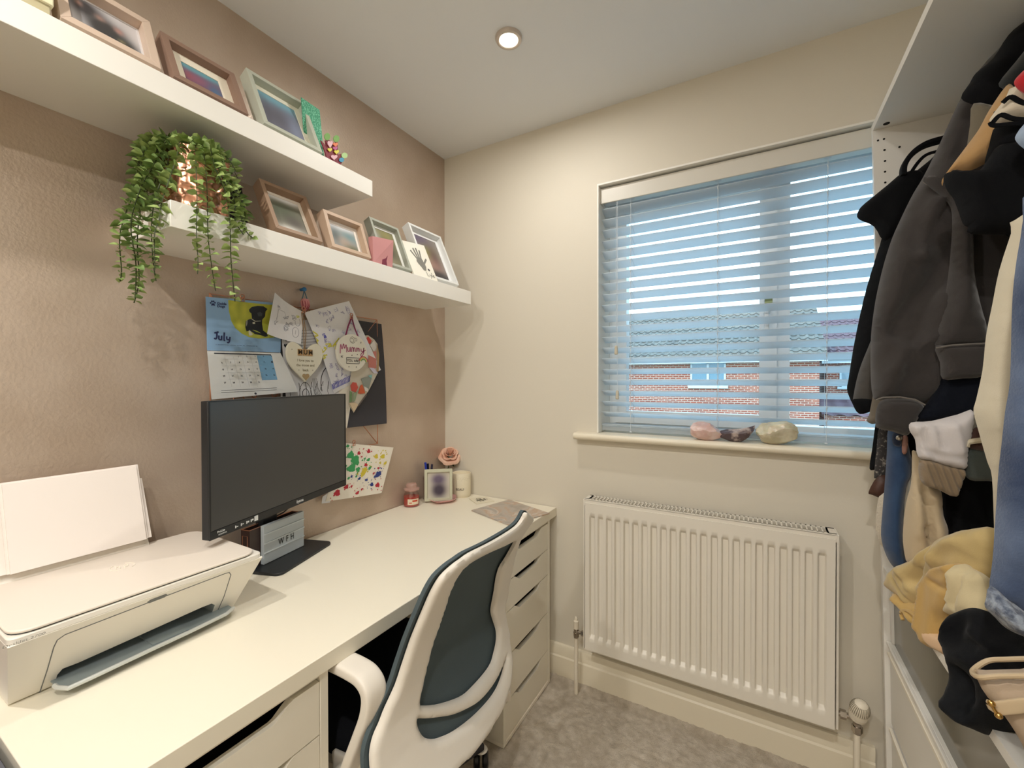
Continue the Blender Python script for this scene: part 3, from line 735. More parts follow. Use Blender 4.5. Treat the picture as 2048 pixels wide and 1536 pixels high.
# pink trinket dish
dc = at(881, 1001, 2, DZ); dish = thing('trinket_dish', 'pink scalloped trinket dish with dark lettering in front of the small frame', 'dish')
m = MB(); nd = 40
def dishp(k, r, h):
    a = 2*math.pi*k/nd; rr = r*(1+.05*math.cos(5*a)); return (dc[0]+.012+rr*.062*math.cos(a), dc[1]+rr*.062*math.sin(a)*1.05, DZ+h)
ring = [(.0, .002), (.45, .002), (.7, .007), (1, .016), (1.02, .0145), (.74, .003), (.5, 0), (0, 0)]
V = [dishp(k, r, h) for k in range(nd) for r, h in ring]; K = len(ring)
m.add(V, [(k*K+j, ((k+1) % nd)*K+j, ((k+1) % nd)*K+j+1, k*K+j+1) for k in range(nd) for j in range(K-1)])
build('dish', m, mat('pink_glaze', '#D9A7A4', .25), dish, smooth=60)
m = MB(); rd = random.Random(4)
for i in range(26):
    a = rd.uniform(-1.9, .5); r = rd.uniform(.72, .95); h = .0075+(r-.7)*.03+.0008; x, y, _ = dishp(0, 0, 0)
    p = (dc[0]+.012+r*.062*math.cos(a), dc[1]+r*.062*1.05*math.sin(a), DZ+h+.001)
    m.add([(p[0]-.002, p[1]-.003, p[2]-.0004), (p[0]+.002, p[1]-.002, p[2]+.0004), (p[0]+.0015, p[1]+.003, p[2]+.0004), (p[0]-.0015, p[1]+.002, p[2]-.0004)], [(0, 1, 2, 3)])
build('lettering', m, mat('dish_ink', '#4B2A35', .5), dish, smooth=0, fix=False)
# white candle cup with flower beside it
cp = at(923, 985, 2, DZ); cw = thing('candle_cup', 'cream ceramic candle cup with embossed dots and grey lettering', 'candle')
q0 = at(923, 975, 1, -.055); cc_ = (q0[0], -.055, DZ); cdp = (q0-CAM)@CF; cr = 18.5/860*cdp; ch = 47/860*cdp
cupm = mat('cream_ceramic', '#E3DAC2', .45, bump=(150, .15, .002))
build('cup', MB().lathe([(0, 0), (cr*.90, 0), (cr*.97, .004), (cr, .015), (cr, ch-.002), (cr*.97, ch), (cr*.93, ch-.002), (cr*.93, ch-.012), (0, ch-.012)], cc_, 40), cupm, cw)
A0 = math.atan2(CAM[1]-cc_[1], CAM[0]-cc_[0])
m = MB(); v, f = text_mesh('BEAU', .016, .0003)
m.add([(cc_[0]+(cr+.0004)*math.cos(A0-.2+x/cr), cc_[1]+(cr+.0004)*math.sin(A0-.2+x/cr), DZ+ch*.36+y) for x, y, z in v], f); build('lettering', m, mat('cup_ink', '#6E6454', .5), cw, smooth=0, fix=False)
m = MB()
for k in range(34):
    a = 2*math.pi*k/34
    for j in range(2): m.sphere((cc_[0]+cr*math.cos(a+.1*j), cc_[1]+cr*math.sin(a+.1*j), DZ+ch*(.80+.06*j)-.004*(k % 3)), .0013, 6)
build('dot_band', m, mat('dot_shade', '#CFC4A8', .5), cw)
# artificial rose in a hidden bud vase
ro = thing('artificial_rose', 'single blush pink artificial rose with dark green leaves by the corner', 'flower')
rc_ = np.array(at(900, 909, 0, .052)); rdp = (rc_-CAM)@CF; rr = 22/860*rdp
tocam = Vector(CAM-rc_).normalized(); ax = (tocam*.75+Vector((0, 0, .7))).normalized()
q = ax.to_track_quat('Z', 'Y'); pm = mat('blush_petal', '#DCAA90', .6, var=('#E8C3AC', 22, .4, .6)); rd = random.Random(2)
for lay, (n, r, h, tl) in enumerate(((3, .26, .010, .10), (4, .46, .007, .30), (5, .70, .001, .55), (6, .98, -.006, .9))):
    for k in range(n):
        a = 2*math.pi*(k/n+.13*lay); m = MB()
        def pet(u, v, a=a, r=r, h=h, tl=tl):
            w = (u-.5)*2; an = a+w*(1.25 if lay < 2 else .78); rad_ = rr*(r*(.45+.62*v)+.05*math.sin(w*4+lay)*v); z = h+rr*(.62-.45*r)*v-rr*tl*.55*max(0, v-.6)**2*4-.006*(1-v)
            rad_ *= 1-.12*abs(w)**3*v
            p = q @ Vector((rad_*math.cos(an), rad_*math.sin(an), z)); return tuple(Vector(rc_)+p)
        m.grid(pet, 8, 6); build('petal', m, pm, ro, smooth=180, fix=False)
lv_m = mat('dark_leaf', '#46532F', .5, var=('#6A7045', 30, .4, .6))
st = Vector(rc_)-ax*rr*.5; foot = Vector((.040, rc_[1]-.01, DZ+.01))
build('stem', MB().tube([tuple(foot), tuple(foot.lerp(st, .5)+Vector((-.008, 0, 0))), tuple(st)], .0022, 6), lv_m, ro)
def leaf(mb, base, d, up_, l, w, curl=.3, n=6):
    d = Vector(d).normalized(); s = d.cross(Vector(up_)).normalized(); nn = s.cross(d); base = Vector(base)
    def f(u, v):
        c = math.sin(math.pi*min(1, v**.75))*(1-.1*v); x = (u-.5)*2
        return tuple(base+d*(l*v)+s*(x*w/2*c)-nn*(curl*l*v*v)+nn*(abs(x)*w*.18*c))
    mb.grid(f, 4, n)
_rt = Vector(CR)
for d, l, w in ((_rt*.8+Vector((0, 0, -.30)), .085, .026), (_rt*.55+Vector((0, 0, -.75)), .070, .022), (_rt*-.9+Vector((0, 0, .05)), .046, .024), (_rt*-.4+Vector((0, 0, -.8)), .04, .018), (_rt*.9+Vector((0, 0, .02)), .05, .02)):
    m = MB(); leaf(m, st+Vector((0, 0, -.004)), d, tocam, l, w); build('leaf', m, lv_m, ro, smooth=180, fix=False)
build('bud_vase', MB().lathe([(0, 0), (.017, 0), (.02, .006), (.016, .05), (.009, .075), (.010, .085), (.008, .085), (.007, .07), (0, .02)], (foot.x, foot.y, DZ), 24), glass_mat('vase_glass', (.95, .95, .93, 1), mixv=.08), ro)
# coaster and marble placemat
def slab(name, label, cat, px, th, m, z=DZ):
    P = [at(u, v, 2, z+th) for u, v in px]; P = [tuple(p) for p in P]
    o = thing(name, label, cat); build('board', MB().prism([(x, y, z+.0006) for x, y, _ in P], (0, 0, th-.0006)), m, o, smooth=0); return o, P
co, P = slab('coaster', 'square white coaster with grey line pattern near the window wall', 'coaster', [(938, 996.5), (953, 1007), (989, 1001.5), (973, 992.5)], .004, mat('coaster_white', '#E4DDC8', .4))
sh_ = Sheet(*[np.array(p) for p in P]); m = MB(); rd = random.Random(9)
if sh_.n[2] < 0: sh_ = Sheet(P[1], P[0], P[3], P[2])
for i in range(9):
    cx, cy = rd.uniform(.25, .75), rd.uniform(.25, .75); r = rd.uniform(.06, .16)
    sh_.ribbon(m, [(cx+r*math.cos(t*.6), cy+r*math.sin(t*.6)*.8) for t in range(9)], .0016, .0006)
for i in range(3): sh_.text(m, 'love home you'.split()[i], .5, .68-.19*i, .016, .03)
build('line_print', m, mat('coaster_ink', '#56503F', .5), co, smooth=0, fix=False)
marb = mat('marble_mat', '#B9B0A4', .3)
nn_ = marb.node_tree; b_ = nn_.nodes['Principled BSDF']; t_ = nn_.nodes.new('ShaderNodeTexCoord'); w_ = nn_.nodes.new('ShaderNodeTexNoise'); w_.inputs['Scale'].default_value = 5; w_.inputs['Detail'].default_value = 7; w_.inputs['Distortion'].default_value = 2.6
r_ = nn_.nodes.new('ShaderNodeValToRGB'); el = r_.color_ramp.elements; el[0].position = .30; el[0].color = srgb('#9C9286'); el[1].position = .75; el[1].color = srgb('#C9C2B6')
for p_, c_ in ((.43, '#B4ABA2'), (.50, '#B89A80'), (.54, '#C9C0B6'), (.62, '#A29A92')): x_ = el.new(p_); x_.color = srgb(c_)
nn_.links.new(t_.outputs['Object'], w_.inputs['Vector']); nn_.links.new(w_.outputs['Fac'], r_.inputs[0]); nn_.links.new(r_.outputs[0], b_.inputs['Base Color'])
slab('placemat', 'rectangular marble effect placemat at the corner of the desk', 'placemat', [(943, 1020), (1017, 1049), (1099, 1026), (1018, 999)], .005, marb)
# ------------------------------------------------------------------ floating shelves
U0 = at(745, 394, 0, .26); L0 = at(942, 610, 0, .26); L1 = at(341, 451, 0, .26)
ZU0, ZU1 = U0[2], at(745, 362, 0, .26)[2]; ZL0 = (L0[2]+L1[2])/2; ZL1 = at(942, 583, 0, .26)[2]
tag(build('floating_shelf', MB().box(0, .26, -2.6, U0[1], ZU0, ZU1), mat('shelf_white', '#ECEAE4', .38), bevel=.001), 'upper thick white floating shelf on the taupe wall', 'shelf')
tag(build('floating_shelf', MB().box(0, .26, L1[1], L0[1], ZL0, ZL1), MATS['shelf_white'], bevel=.001), 'lower thick white floating shelf, with the plant pot at its end', 'shelf')

# ------------------------------------------------------------------ leaning picture frames
def lean_frame(label, y0, y1, zb_, zt_, xb, xt, col, bar, depth, matw, fn, matcol='#E9E5DE', glass=True, name='picture_frame', grp='picture frames leaning on the shelves', vary=None):
    t = thing(name, label, 'frame', group=grp)
    b0 = np.array((xb, y0, zb_)); upv = np.array((xt-xb, 0, zt_-zb_)); H = np.linalg.norm(upv); upv = upv/H; ex = np.array((0, 1., 0)); nn = np.cross(ex, upv)
    if nn[0] < 0: nn = -nn
    b0 = b0+upv*(depth*max(nn[2], 0)/max(upv[2], .2)); H -= depth*max(nn[2], 0)/max(upv[2], .2)
    Wd = y1-y0; P = lambda a, b, d: b0+ex*a+upv*b+nn*d
    bars = [[(0, 0), (Wd, 0), (Wd-bar, bar), (bar, bar)], [(Wd, 0), (Wd, H), (Wd-bar, H-bar), (Wd-bar, bar)], [(Wd, H), (0, H), (bar, H-bar), (Wd-bar, H-bar)], [(0, H), (0, 0), (bar, bar), (bar, H-bar)]]
    for q in bars:
        build('frame_bar', MB().prism([P(a, b, -depth) for a, b in q], nn*depth), vary or mat('frame'+col, col, .5, bump=(40, .1, .002), stretch=(1, 1, .15)), t, smooth=25, bevel=.0006)
    rc2 = depth*.62
    m = MB(); plate(m, P(0, 0, -rc2-.002), ex, upv, R4(bar*.9, Wd-bar*.9, bar*.9, H-bar*.9), [R4(bar+matw, Wd-bar-matw, bar+matw, H-bar-matw)], th=.002, step=.5, n=nn)
    build('mount', m, mat('mount'+matcol, matcol, .7), t, smooth=0)
    photo(t, lambda a, b: P(bar+matw*.9+a*(Wd-2*bar-1.8*matw), bar+matw*.9+b*(H-2*bar-1.8*matw), -rc2-.0015), 28, 28, fn)
    build('backing', MB().prism([P(a, b, -depth) for a, b in R4(bar*.8, Wd-bar*.8, bar*.8, H-bar*.8)], nn*.002), mat('backing_board', '#5B4A3C', .8), t, smooth=0)
    return t
def blobs(base, L, top=None, k=.55):
    L = [(a, b, c, d, tuple(v*k+(sum(e)/3)*(1-k) for v in e), s_) for a, b, c, d, e, s_ in L]; base = tuple(v*k+sum(base)/3*(1-k) for v in base)
    def f(p, q):
        c = base if top is None else mixc(base, top, q)
        for cx, cy, sx, sy, col, s in L: c = mixc(c, col, s*gauss(p, q, cx, cy, sx, sy))
        return c
    return f
def leanpts(bl, br, tl, tr, xb):
    b = at(*br, 0, xb); y1 = b[1]; y0 = at(*bl, 0, xb)[1]; T = at(*tr, 1, y1); return y0, y1, T
ZS = ZU1
XB = .252
def auto(label, bl, br, tl, tr, zs, col, bar, depth, matw, fn, xoff=0, **k):
    y0, y1, T = leanpts(bl, br, tl, tr, XB); T0 = at(*tl, 1, y0)
    xt = (T[0]+T0[0])/2; zt_ = (T[2]+T0[2])/2
    # nudge back on the shelf by xoff
    return lean_frame(label, y0, y1, zs+.0012, zt_, XB-xoff, xt-xoff, col, bar, depth, matw, fn, **k)
shadowy = (70, 66, 70)
auto('pale wood frame holding a blurred photo of people in dark clothes, upper shelf', (124, 43), (326, 150), (110, -40), (289, 13), ZU1, '#C9B4A3', .016, .034, .004,
     blobs((205, 200, 205), [(.25, .8, .22, .25, (70, 66, 70), 1.3), (.5, .45, .25, .3, (66, 64, 66), 1.5), (.72, .22, .22, .25, (60, 62, 64), 1.5), (.18, .85, .05, .08, (180, 120, 100), 1), (.70, .62, .07, .09, (190, 120, 105), 1), (.45, .72, .07, .08, (190, 125, 105), .8), (.72, .35, .06, .05, (190, 170, 90), .6)]), matcol='#D5D2D4')
auto('dark red wood frame with a pink and turquoise blurred photo, upper shelf', (351, 161), (501, 237), (315, 61), (473, 147), ZU1, '#896E5F', .015, .030, .024,
     blobs((120, 70, 110), [(.4, .95, .8, .28, (70, 165, 190), 1.4), (.35, .45, .4, .25, (160, 70, 110), 1), (.8, .25, .2, .3, (50, 110, 170), .9), (.15, .4, .1, .2, (200, 60, 70), .5)]), matcol='#E8E0CE')
auto('grey green frame with a blurred blue seaside photo, upper shelf', (532, 256), (649, 310), (492, 132), (609, 208), ZU1, '#B4B8AA', .013, .034, .016,
     blobs((110, 112, 140), [(.5, 1, .9, .25, (90, 175, 210), 1.3), (.45, .45, .4, .3, (92, 92, 116), 1), (.8, .3, .2, .4, (120, 140, 190), .7)]), matcol='#E2E0CF')
auto('copper brown wood frame with a blurred green garden photo, lower shelf', (556, 466.6), (650, 493), (518.7, 353), (611, 396), ZL1, '#987D66', .012, .034, .010,
     blobs((120, 118, 92), [(.5, 1, .8, .14, (235, 232, 232), 1.3), (.4, .6, .4, .25, (86, 100, 66), 1), (.65, .35, .3, .2, (84, 72, 60), .9), (.4, .1, .5, .12, (215, 210, 198), 1)]), matcol='#E6DDD0')
auto('pale oak frame with a blurred beach photo, lower shelf', (667, 501), (745, 524), (641.7, 416), (728, 449), ZL1, '#C0A791', .012, .034, .014,
     blobs((140, 150, 150), [(.5, 1, .8, .2, (205, 208, 216), 1.3), (.2, .5, .2, .3, (70, 96, 100), 1), (.7, .6, .3, .2, (80, 150, 165), .9), (.5, .3, .3, .3, (190, 150, 120), .8), (.8, .1, .3, .15, (110, 110, 60), .8)]), matcol='#E9E2DA')
auto('sage grey frame with a blurred leafy photo behind the pink block, lower shelf', (770, 535), (827, 552), (731, 430), (803, 459), ZL1, '#A9ADA2', .010, .030, .012,
     blobs((130, 125, 84), [(.6, .85, .4, .2, (170, 160, 70), 1), (.5, .4, .3, .3, (70, 66, 54), .9), (.3, .1, .5, .2, (190, 170, 120), .8), (.1, .7, .2, .3, (190, 190, 180), .7)]), matcol='#E5E6E0')
auto('large white box frame with a blurred family photo, rightmost on the lower shelf', (858, 563), (921, 580), (813, 442), (884, 475), ZL1, '#E3E5E4', .010, .036, .014,
     blobs((150, 140, 125), [(.3, .9, .4, .2, (110, 90, 130), 1.1), (.5, .62, .3, .18, (150, 150, 50), .9), (.7, .5, .2, .3, (110, 70, 70), .9), (.5, .3, .4, .2, (190, 120, 100), .8), (.6, .08, .5, .12, (60, 52, 60), 1.2), (.1, .3, .2, .3, (210, 190, 150), .8)]), matcol='#EDEEF0')
# black frame half hidden behind the plant
y0 = at(430, 400, 0, .12)[1]; y1 = at(502, 424, 0, .12)[1]
lean_frame('black frame half hidden behind the trailing plant', y0-.03, y1, ZL1+.001, ZL1+.16, .12, .075, '#26262A', .014, .02, .02, blobs((70, 66, 70), [(.5, .5, .4, .4, (50, 48, 54), 1)]), matcol='#3B3A40')

def block(name, label, cat, bl, br, tr, tl, xb, zs, m, th=.012, lean=True):
    y0 = at(*bl, 0, xb)[1]; y1 = at(*br, 0, xb)[1]; T1 = at(*tr, 1, y1); T0 = at(*tl, 1, y0)
    t = thing(name, label, cat); P = [(xb, y0, zs+.001), (xb, y1, zs+.001), tuple(T1), tuple(T0)]
    build('board', MB().prism([np.array(p)-np.array((th, 0, 0)) for p in P], (th, 0, 0)), m, t, smooth=0, bevel=.0006)
    return t, Sheet(*P)
pk, S = block('pink_block', 'small pink block with a dark red figure in front of the sage frame', 'ornament', (747, 525), (785, 537), (787, 481), (745, 472), .248, ZL1, mat('pink_block', '#C98F90', .6), .02)
m = MB(); S.poly(m, [(.42, 0), (.44, .22), (.38, .40), (.46, .52), (.56, .40), (.66, .52), (.72, .40), (.66, .2), (.70, 0)], .001); build('painted_figure', m, mat('plum_paint', '#7A3347', .6), pk, smooth=0, fix=False)
hp, S = block('handprint_plaque', 'white plaque with a grey handprint and a written name, lower shelf', 'plaque', (829, 552), (876, 566), (848, 491), (801, 479.5), .256, ZL1, mat('plaque_white', '#EBE8DC', .55), .008)
m = MB(); S.blob(m, .50, .44, .019, 16, .12, 1, .0012, 1.2); S.blob(m, .56, .33, .015, 12, .1, 2, .0014, 1.2)
for a, b, a2, b2, w in ((.40, .52, .26, .72, .008), (.45, .55, .40, .80, .0085), (.52, .56, .52, .82, .0085), (.58, .54, .64, .78, .008), (.62, .40, .80, .56, .0085)):
    S.ribbon(m, [(a, b), ((a+a2)/2, (b+b2)/2), (a2, b2)], w, .0010); S.blob(m, a2, b2, w*.55, 10, 0, 3, .0013)
build('handprint', m, mat('soft_grey_ink', '#7F7E78', .6), hp, smooth=0, fix=False)
m = MB(); S.blob(m, .76, .27, .006, 10, .1, 4); 
for st_ in ([(.60, .20), (.60, .08), (.67, .08)], [(.71, .14), (.73, .09), (.77, .14), (.74, .04), (.71, .03)], [(.81, .20), (.81, .08)], [(.86, .11), (.91, .12), (.89, .15), (.85, .12), (.87, .08), (.92, .09)]): S.ribbon(m, st_, .0022, .0007)
build('written_name', m, mat('plaque_ink', '#4F4E4C', .6), hp, smooth=0, fix=False)
# pale box at the far left of the upper shelf
y1 = at(108, 34, 0, .25)[1]
bx = thing('storage_box', 'cream lidded box at the left end of the upper shelf', 'box')
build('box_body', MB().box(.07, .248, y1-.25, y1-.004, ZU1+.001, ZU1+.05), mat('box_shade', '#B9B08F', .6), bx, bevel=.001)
build('box_lid', MB().box(.065, .252, y1-.255, y1, ZU1+.022, ZU1+.075), mat('box_cream', '#E6E0BE', .6), bx, bevel=.002)
# green glitter card and painted hand at the right end of the upper shelf
yl, yr = at(612, 300, 0, .2)[1], at(650, 267, 0, .2)[1]; T = at(641, 221, 1, yr); T0 = at(615, 206, 1, yl)
gl = mat('green_glitter', '#3F9474', .35, var=('#7CC6A6', 260, .45, .6), bump=(400, .6, .004), metal=.2)
tag(build('glitter_card', MB().prism([(.2, yl, ZU1+.001), (.2, yr, ZU1+.001), (T[0], yr-.003, T[2]), (T[0], yl, T[2]+.004)], (-.003, 0, 0)), gl, smooth=0), 'green glitter card behind the grey green frame on the upper shelf', 'card')
hy = at(672, 300, 0, .22)[1]; hand = thing('craft_hand', 'child made cutout hand with hearts and green fingertips, end of the upper shelf', 'craft')
def H2(u, v): p = at(u, v, 0, .232); return (p[1], p[2])
zb8 = lambda x, y: H2(560+x*.11717, 180+y*.11717)
hm_ = {'maroon': mat('craft_maroon', '#7C2030', .6), 'green': mat('craft_green', '#6FA04A', .6), 'pale': mat('craft_pale_green', '#A9C98A', .6), 'blue': mat('craft_blue', '#3F92B5', .6), 'pink': mat('craft_pink', '#E0B5C0', .6), 'yellow': mat('craft_yellow', '#D8CE4C', .6), 'orange': mat('craft_orange', '#DD7A50', .6), 'magenta': mat('craft_magenta', '#B2558B', .6)}
ol = [zb8(*q) for q in [(700, 860), (760, 920), (800, 1000), (775, 860), (845, 850), (890, 980), (905, 900), (985, 890), (990, 1100), (1040, 1090), (1090, 1180), (1040, 1270), (960, 1235), (880, 1200), (800, 1180), (780, 1080)]]
ol = [(a, max(b, ZU1+.001)) for a, b in ol]
m = MB(); plate(m, (.228, 0, 0), (0, 1, 0), (0, 0, 1), ol, th=.004, step=.02); build('palm', m, hm_['maroon'], hand, smooth=0)
def patch(nm, cx, cy, rx, ry, mm, x=.2325, heart=False):
    if heart: px = [(cx+rx*math.sin(t)**3*1.0, cy-ry*(13*math.cos(t)-5*math.cos(2*t)-2*math.cos(3*t)-math.cos(4*t))/16) for t in [i*math.pi/10 for i in range(20)]]
    else: px = [(cx+rx*math.cos(t), cy+ry*math.sin(t)) for t in [i*math.pi/8 for i in range(16)]]
    m = MB(); m.prism([(x, *zb8(*q)) for q in px], (.002, 0, 0)); build(nm, m, hm_[mm], hand, smooth=0)
for c in ((800, 800, 50, 62, 'green'), (955, 835, 50, 60, 'green'), (1095, 1120, 52, 48, 'pale')): patch('fingertip', *c)
patch('blue_band', 1045, 1195, 42, 38, 'blue')
for c in ((845, 925, 45, 70, 'pink'), (935, 935, 42, 42, 'orange'), (930, 1000, 38, 40, 'magenta'), (842, 1025, 40, 38, 'yellow'), (955, 1060, 42, 42, 'yellow'), (915, 1150, 55, 50, 'pink')): patch('heart', *c, x=.2335, heart=True)

# ------------------------------------------------------------------ trailing plant in a copper pot
pl = thing('potted_plant', 'trailing green artificial plant in a hammered copper pot on the lower shelf', 'plant')
pc = np.array(at(393, 428, 0, .245)); rp_ = .068; pcx, pcy = .185, at(393, 428, 0, .185)[1]; zp = ZL1+.0005; hp_ = .142
copm = mat('hammered_copper', '#DDA488', .27, metal=1)
m = MB(); NA, NZ = 72, 40; rd = random.Random(5)
cells = [(rd.uniform(0, 2*math.pi), rd.uniform(0, 1)) for _ in range(150)]
def potp(a, b):
    t = 2*math.pi*a; best = 9
    for ca_, cz in cells:
        d = abs((t-ca_+math.pi) % (2*math.pi)-math.pi)*rp_; e_ = (b-cz)*hp_; best = min(best, d*d+e_*e_)
    dent = .0035*max(0, 1-best/.00014)
    r = rp_*(1-.03*(1-b))-dent; return (pcx+r*math.cos(t), pcy+r*math.sin(t), zp+hp_*b)
m.grid(potp, NA, NZ); 
m.lathe([(rp_*.97, hp_), (rp_*.9, hp_), (rp_*.9, hp_-.02), (0, hp_-.02)], (pcx, pcy, zp), 40, cap=False); m.lathe([(0, .0), (rp_*.96, 0)], (pcx, pcy, zp), 40, cap=False)
build('pot', m, copm, pl, smooth=60, fix=False)
gm = [mat('trailing_leaf', '#7C9450', .5, var=('#9FB26E', 60, .4, .62)), mat('leaf_dark', '#5F7A42', .5, var=('#7F9858', 60, .4, .62))]
stem_m = mat('vine_stem', '#36401F', .6)
def vine(path, n_pairs, ls, seed, mi=0):
    rd = random.Random(seed); P = catmull(path, 8); m = MB(); m.tube([tuple(p) for p in P], .0011, 4); s = build('vine', m, stem_m, pl)
    lf = MB(); Ln = [0]
    for i in range(1, len(P)): Ln.append(Ln[-1]+np.linalg.norm(P[i]-P[i-1]))
    tot = Ln[-1]
    for k in range(n_pairs):
        d = tot*(k+.5)/n_pairs; i = min(len(P)-2, max(0, int(np.searchsorted(Ln, d))-1)); t = (d-Ln[i])/(Ln[i+1]-Ln[i]+1e-9); p = Vector(P[i]+(P[i+1]-P[i])*t); tg = Vector(P[i+1]-P[i]).normalized()
        sd = tg.orthogonal().normalized(); a = rd.uniform(0, 6.3)+(k % 2)*1.57; sd.rotate(Matrix.Rotation(a, 3, tg))
        sc = ls*(1 if d < tot*.85 else .75)*rd.uniform(.85, 1.15)
        for sg_ in (1, -1):
            dd = (sd*sg_+tg*rd.uniform(-.1, .5)+Vector((0, 0, rd.uniform(-.1, .25)))).normalized()
            nv_ = (-tg+sd.cross(tg)*rd.uniform(-.9, .9)+sd*sg_*rd.uniform(-.3, .3)).normalized(); leaf(lf, p, dd, nv_, sc*1.30, sc*1.15, rd.uniform(-.15, .3), 4)
    build('leaves', lf, gm[mi], s, smooth=180, fix=False, kind='stuff')
def down(u, v, x): return at(u, v, 0, x)
top = np.array((pcx, pcy, zp+hp_-.01))
def hang(px, x, seed, n, ls=.0155, mi=0, start=None):
    """vine leaving the pot rim and following survey pixels on the plane x"""
    pts = [down(u, v, x) for u, v in px]; a = pts[0]-top; a[2] = 0; a = a/(np.linalg.norm(a)+1e-9)
    st0 = top+a*.02; st1 = top+a*rp_*.95+np.array((0, 0, .022))
    vine([st0, st1]+pts, int(n*1.35), ls, seed, mi)
# the free hanging strands (front of the shelf x~.29, end of the shelf)
hang([(300, 330), (262, 400), (240, 470), (243, 540), (240, 562)], .20, 1, 26)
hang([(310, 325), (280, 380), (262, 450), (272, 530), (270, 600)], .22, 2, 30, mi=1)
hang([(330, 318), (290, 380), (275, 470), (278, 560), (268, 606)], .19, 3, 30)
hang([(335, 330), (312, 390), (303, 450), (306, 520), (312, 562)], .22, 4, 26, mi=1)
hang([(350, 325), (325, 400), (318, 440), (309, 470), (310, 540)], .25, 5, 24)
hang([(392, 330), (394, 400), (393, 470), (396, 520), (395, 548)], .285, 6, 19)
hang([(412, 345), (415, 410), (416, 470), (423, 530), (431, 582)], .285, 7, 21)
hang([(430, 335), (452, 390), (460, 450), (462, 520), (470, 603)], .285, 8, 24)
hang([(432, 340), (470, 380), (480, 430), (492, 462), (508, 478)], .27, 9, 24)
hang([(440, 345), (480, 395), (490, 440), (470, 460)], .25, 10, 20, mi=1)
hang([(420, 335), (462, 360), (480, 400), (486, 450)], .22, 11, 20)
hang([(442, 350), (468, 400), (470, 440), (487, 470)], .275, 21, 20)
for k in range(14):
    a = -1.9-1.6*k/13+.0; rd2 = random.Random(40+k)
    r = np.array((math.cos(a)*.5, math.sin(a), 0)); r = r/np.linalg.norm(r)
    p1 = top+r*.095+np.array((rd2.uniform(-.01, .04), 0, .02)); ln = rd2.uniform(.10, .20)
    vine([top+r*.015, top+r*.06+np.array((0, 0, .030+rd2.uniform(0, .012))), p1+np.array((0, 0, -.02)), p1+r*.014+np.array((0, 0, -ln*.6)), p1+r*.012+np.array((0, 0, -ln))], int(ln*110), .0165, 60+k, k % 2)
for k in range(12):
    a = 2*math.pi*k/12+.2; r = np.array((math.cos(a), math.sin(a), 0)); rd2 = random.Random(80+k)
    vine([top+r*.01, top+r*.03+np.array((0, 0, .022+rd2.uniform(0, .014))), top+r*.065+np.array((0, 0, .020)), top+r*.085+np.array((0, 0, -.012))], 8, .016, 90+k, k % 2)

# ------------------------------------------------------------------ wall: wire grid, calendar, papers
gx = .016; gy0, gy1 = -1.06, -.452; gz1 = 1.502; gz0 = 1.004
gr = thing('wire_memo_grid', 'copper wire memo board with crossing diagonals behind the pinned papers', 'memo board')
def wire(nm, pts, r=.0022): build(nm, MB().tube(pts, r, 8), cop, gr)
wire('frame_wire', [(gx, gy0, gz0), (gx, gy1, gz0), (gx, gy1, gz1), (gx, gy0, gz1), (gx, gy0, gz0)])
for k in range(4): 
    ya = gy1-.152*k
    wire('diagonal_wire', [(gx, ya, gz0), (gx, max(gy0, ya-.152*3), gz0+.166*3)], .0016); wire('diagonal_wire', [(gx, ya, gz1), (gx, max(gy0, ya-.152*3), gz1-.166*3)], .0016)
for k in range(1, 3): wire('diagonal_wire', [(gx, gy0+.0, gz0+.166*k), (gx, gy0+.152*k, gz0)], .0016); wire('diagonal_wire', [(gx, gy1, gz0+.166*k), (gx, gy1-.152*(3-k), gz1)], .0016)
def onx(x, *px): return [at(u, v, 0, x) for u, v in px]
def sheet_thing(name, label, cat, S, m, group=None, nu=14, nv=14):
    t = thing(name, label, cat, group=group); build('paper', S.body(nu, nv), m, t, smooth=50); return t
wp = mat('drawing_paper', '#DCDDE2', .75); wp2 = mat('warm_white_paper', '#E8E2D6', .75)
# black card (right), rear
S = Sheet(*onx(.018, (692, 856), (773.5, 847), (764, 648), (706, 639)), bulge=lambda a, b: .006*math.sin(math.pi*b)*a-.003*a*b, th=.0015)
sheet_thing('black_card', 'large sheet of black card hanging at the right of the papers', 'card', S, mat('black_card', '#3B3A40', .75))
# white sheet lower, left of the black card
S = Sheet(*onx(.022, (672, 860), (694, 856), (716, 720), (672, 700)))
sheet_thing('blank_sheet', 'plain white sheet between monitor edge and black card', 'paper', S, wp2)
# colouring page with hearts and big outlines
S = Sheet(*onx(.021, (562, 812), (690, 800), (655, 640), (556, 640)), bulge=lambda a, b: .004*math.sin(math.pi*a))
cp_ = sheet_thing('colouring_page', 'black and white colouring page with hearts and script lines', 'drawing', S, wp)
m = MB(); rd = random.Random(6)
S.ribbon(m, [(.02, .99), (.05, .02)], .010)
for i in range(8): S.ribbon(m, [(.17+.05*(i > 4), .88-.035*i), (.40, .875-.035*i), (.66, .88-.035*i)], .0012)
for hx, hy_, s_ in ((.13, .84, .010), (.12, .77, .006), (.11, .70, .008), (.12, .62, .007), (.14, .56, .008)):
    S.poly(m, [(hx+s_*math.sin(t)**3/S.w, hy_+s_*(13*math.cos(t)-5*math.cos(2*t)-2*math.cos(3*t)-math.cos(4*t))/16/S.h) for t in [i*math.pi/10 for i in range(20)]])
S.ribbon(m, arc(.86, .18, .24, .26, 60, 190, 16), .003); S.ribbon(m, arc(.36, .12, .09, .14, 0, 360, 18), .0018); S.ribbon(m, arc(.36, .12, .05, .06, 0, 360, 12), .0022)
for k in range(7): S.ribbon(m, [(.15+.1*k, .02), (.13+.1*k+.05*math.sin(k), .14), (.17+.1*k, .26), (.20+.09*k, .18+.03*math.sin(3*k))], .0016)
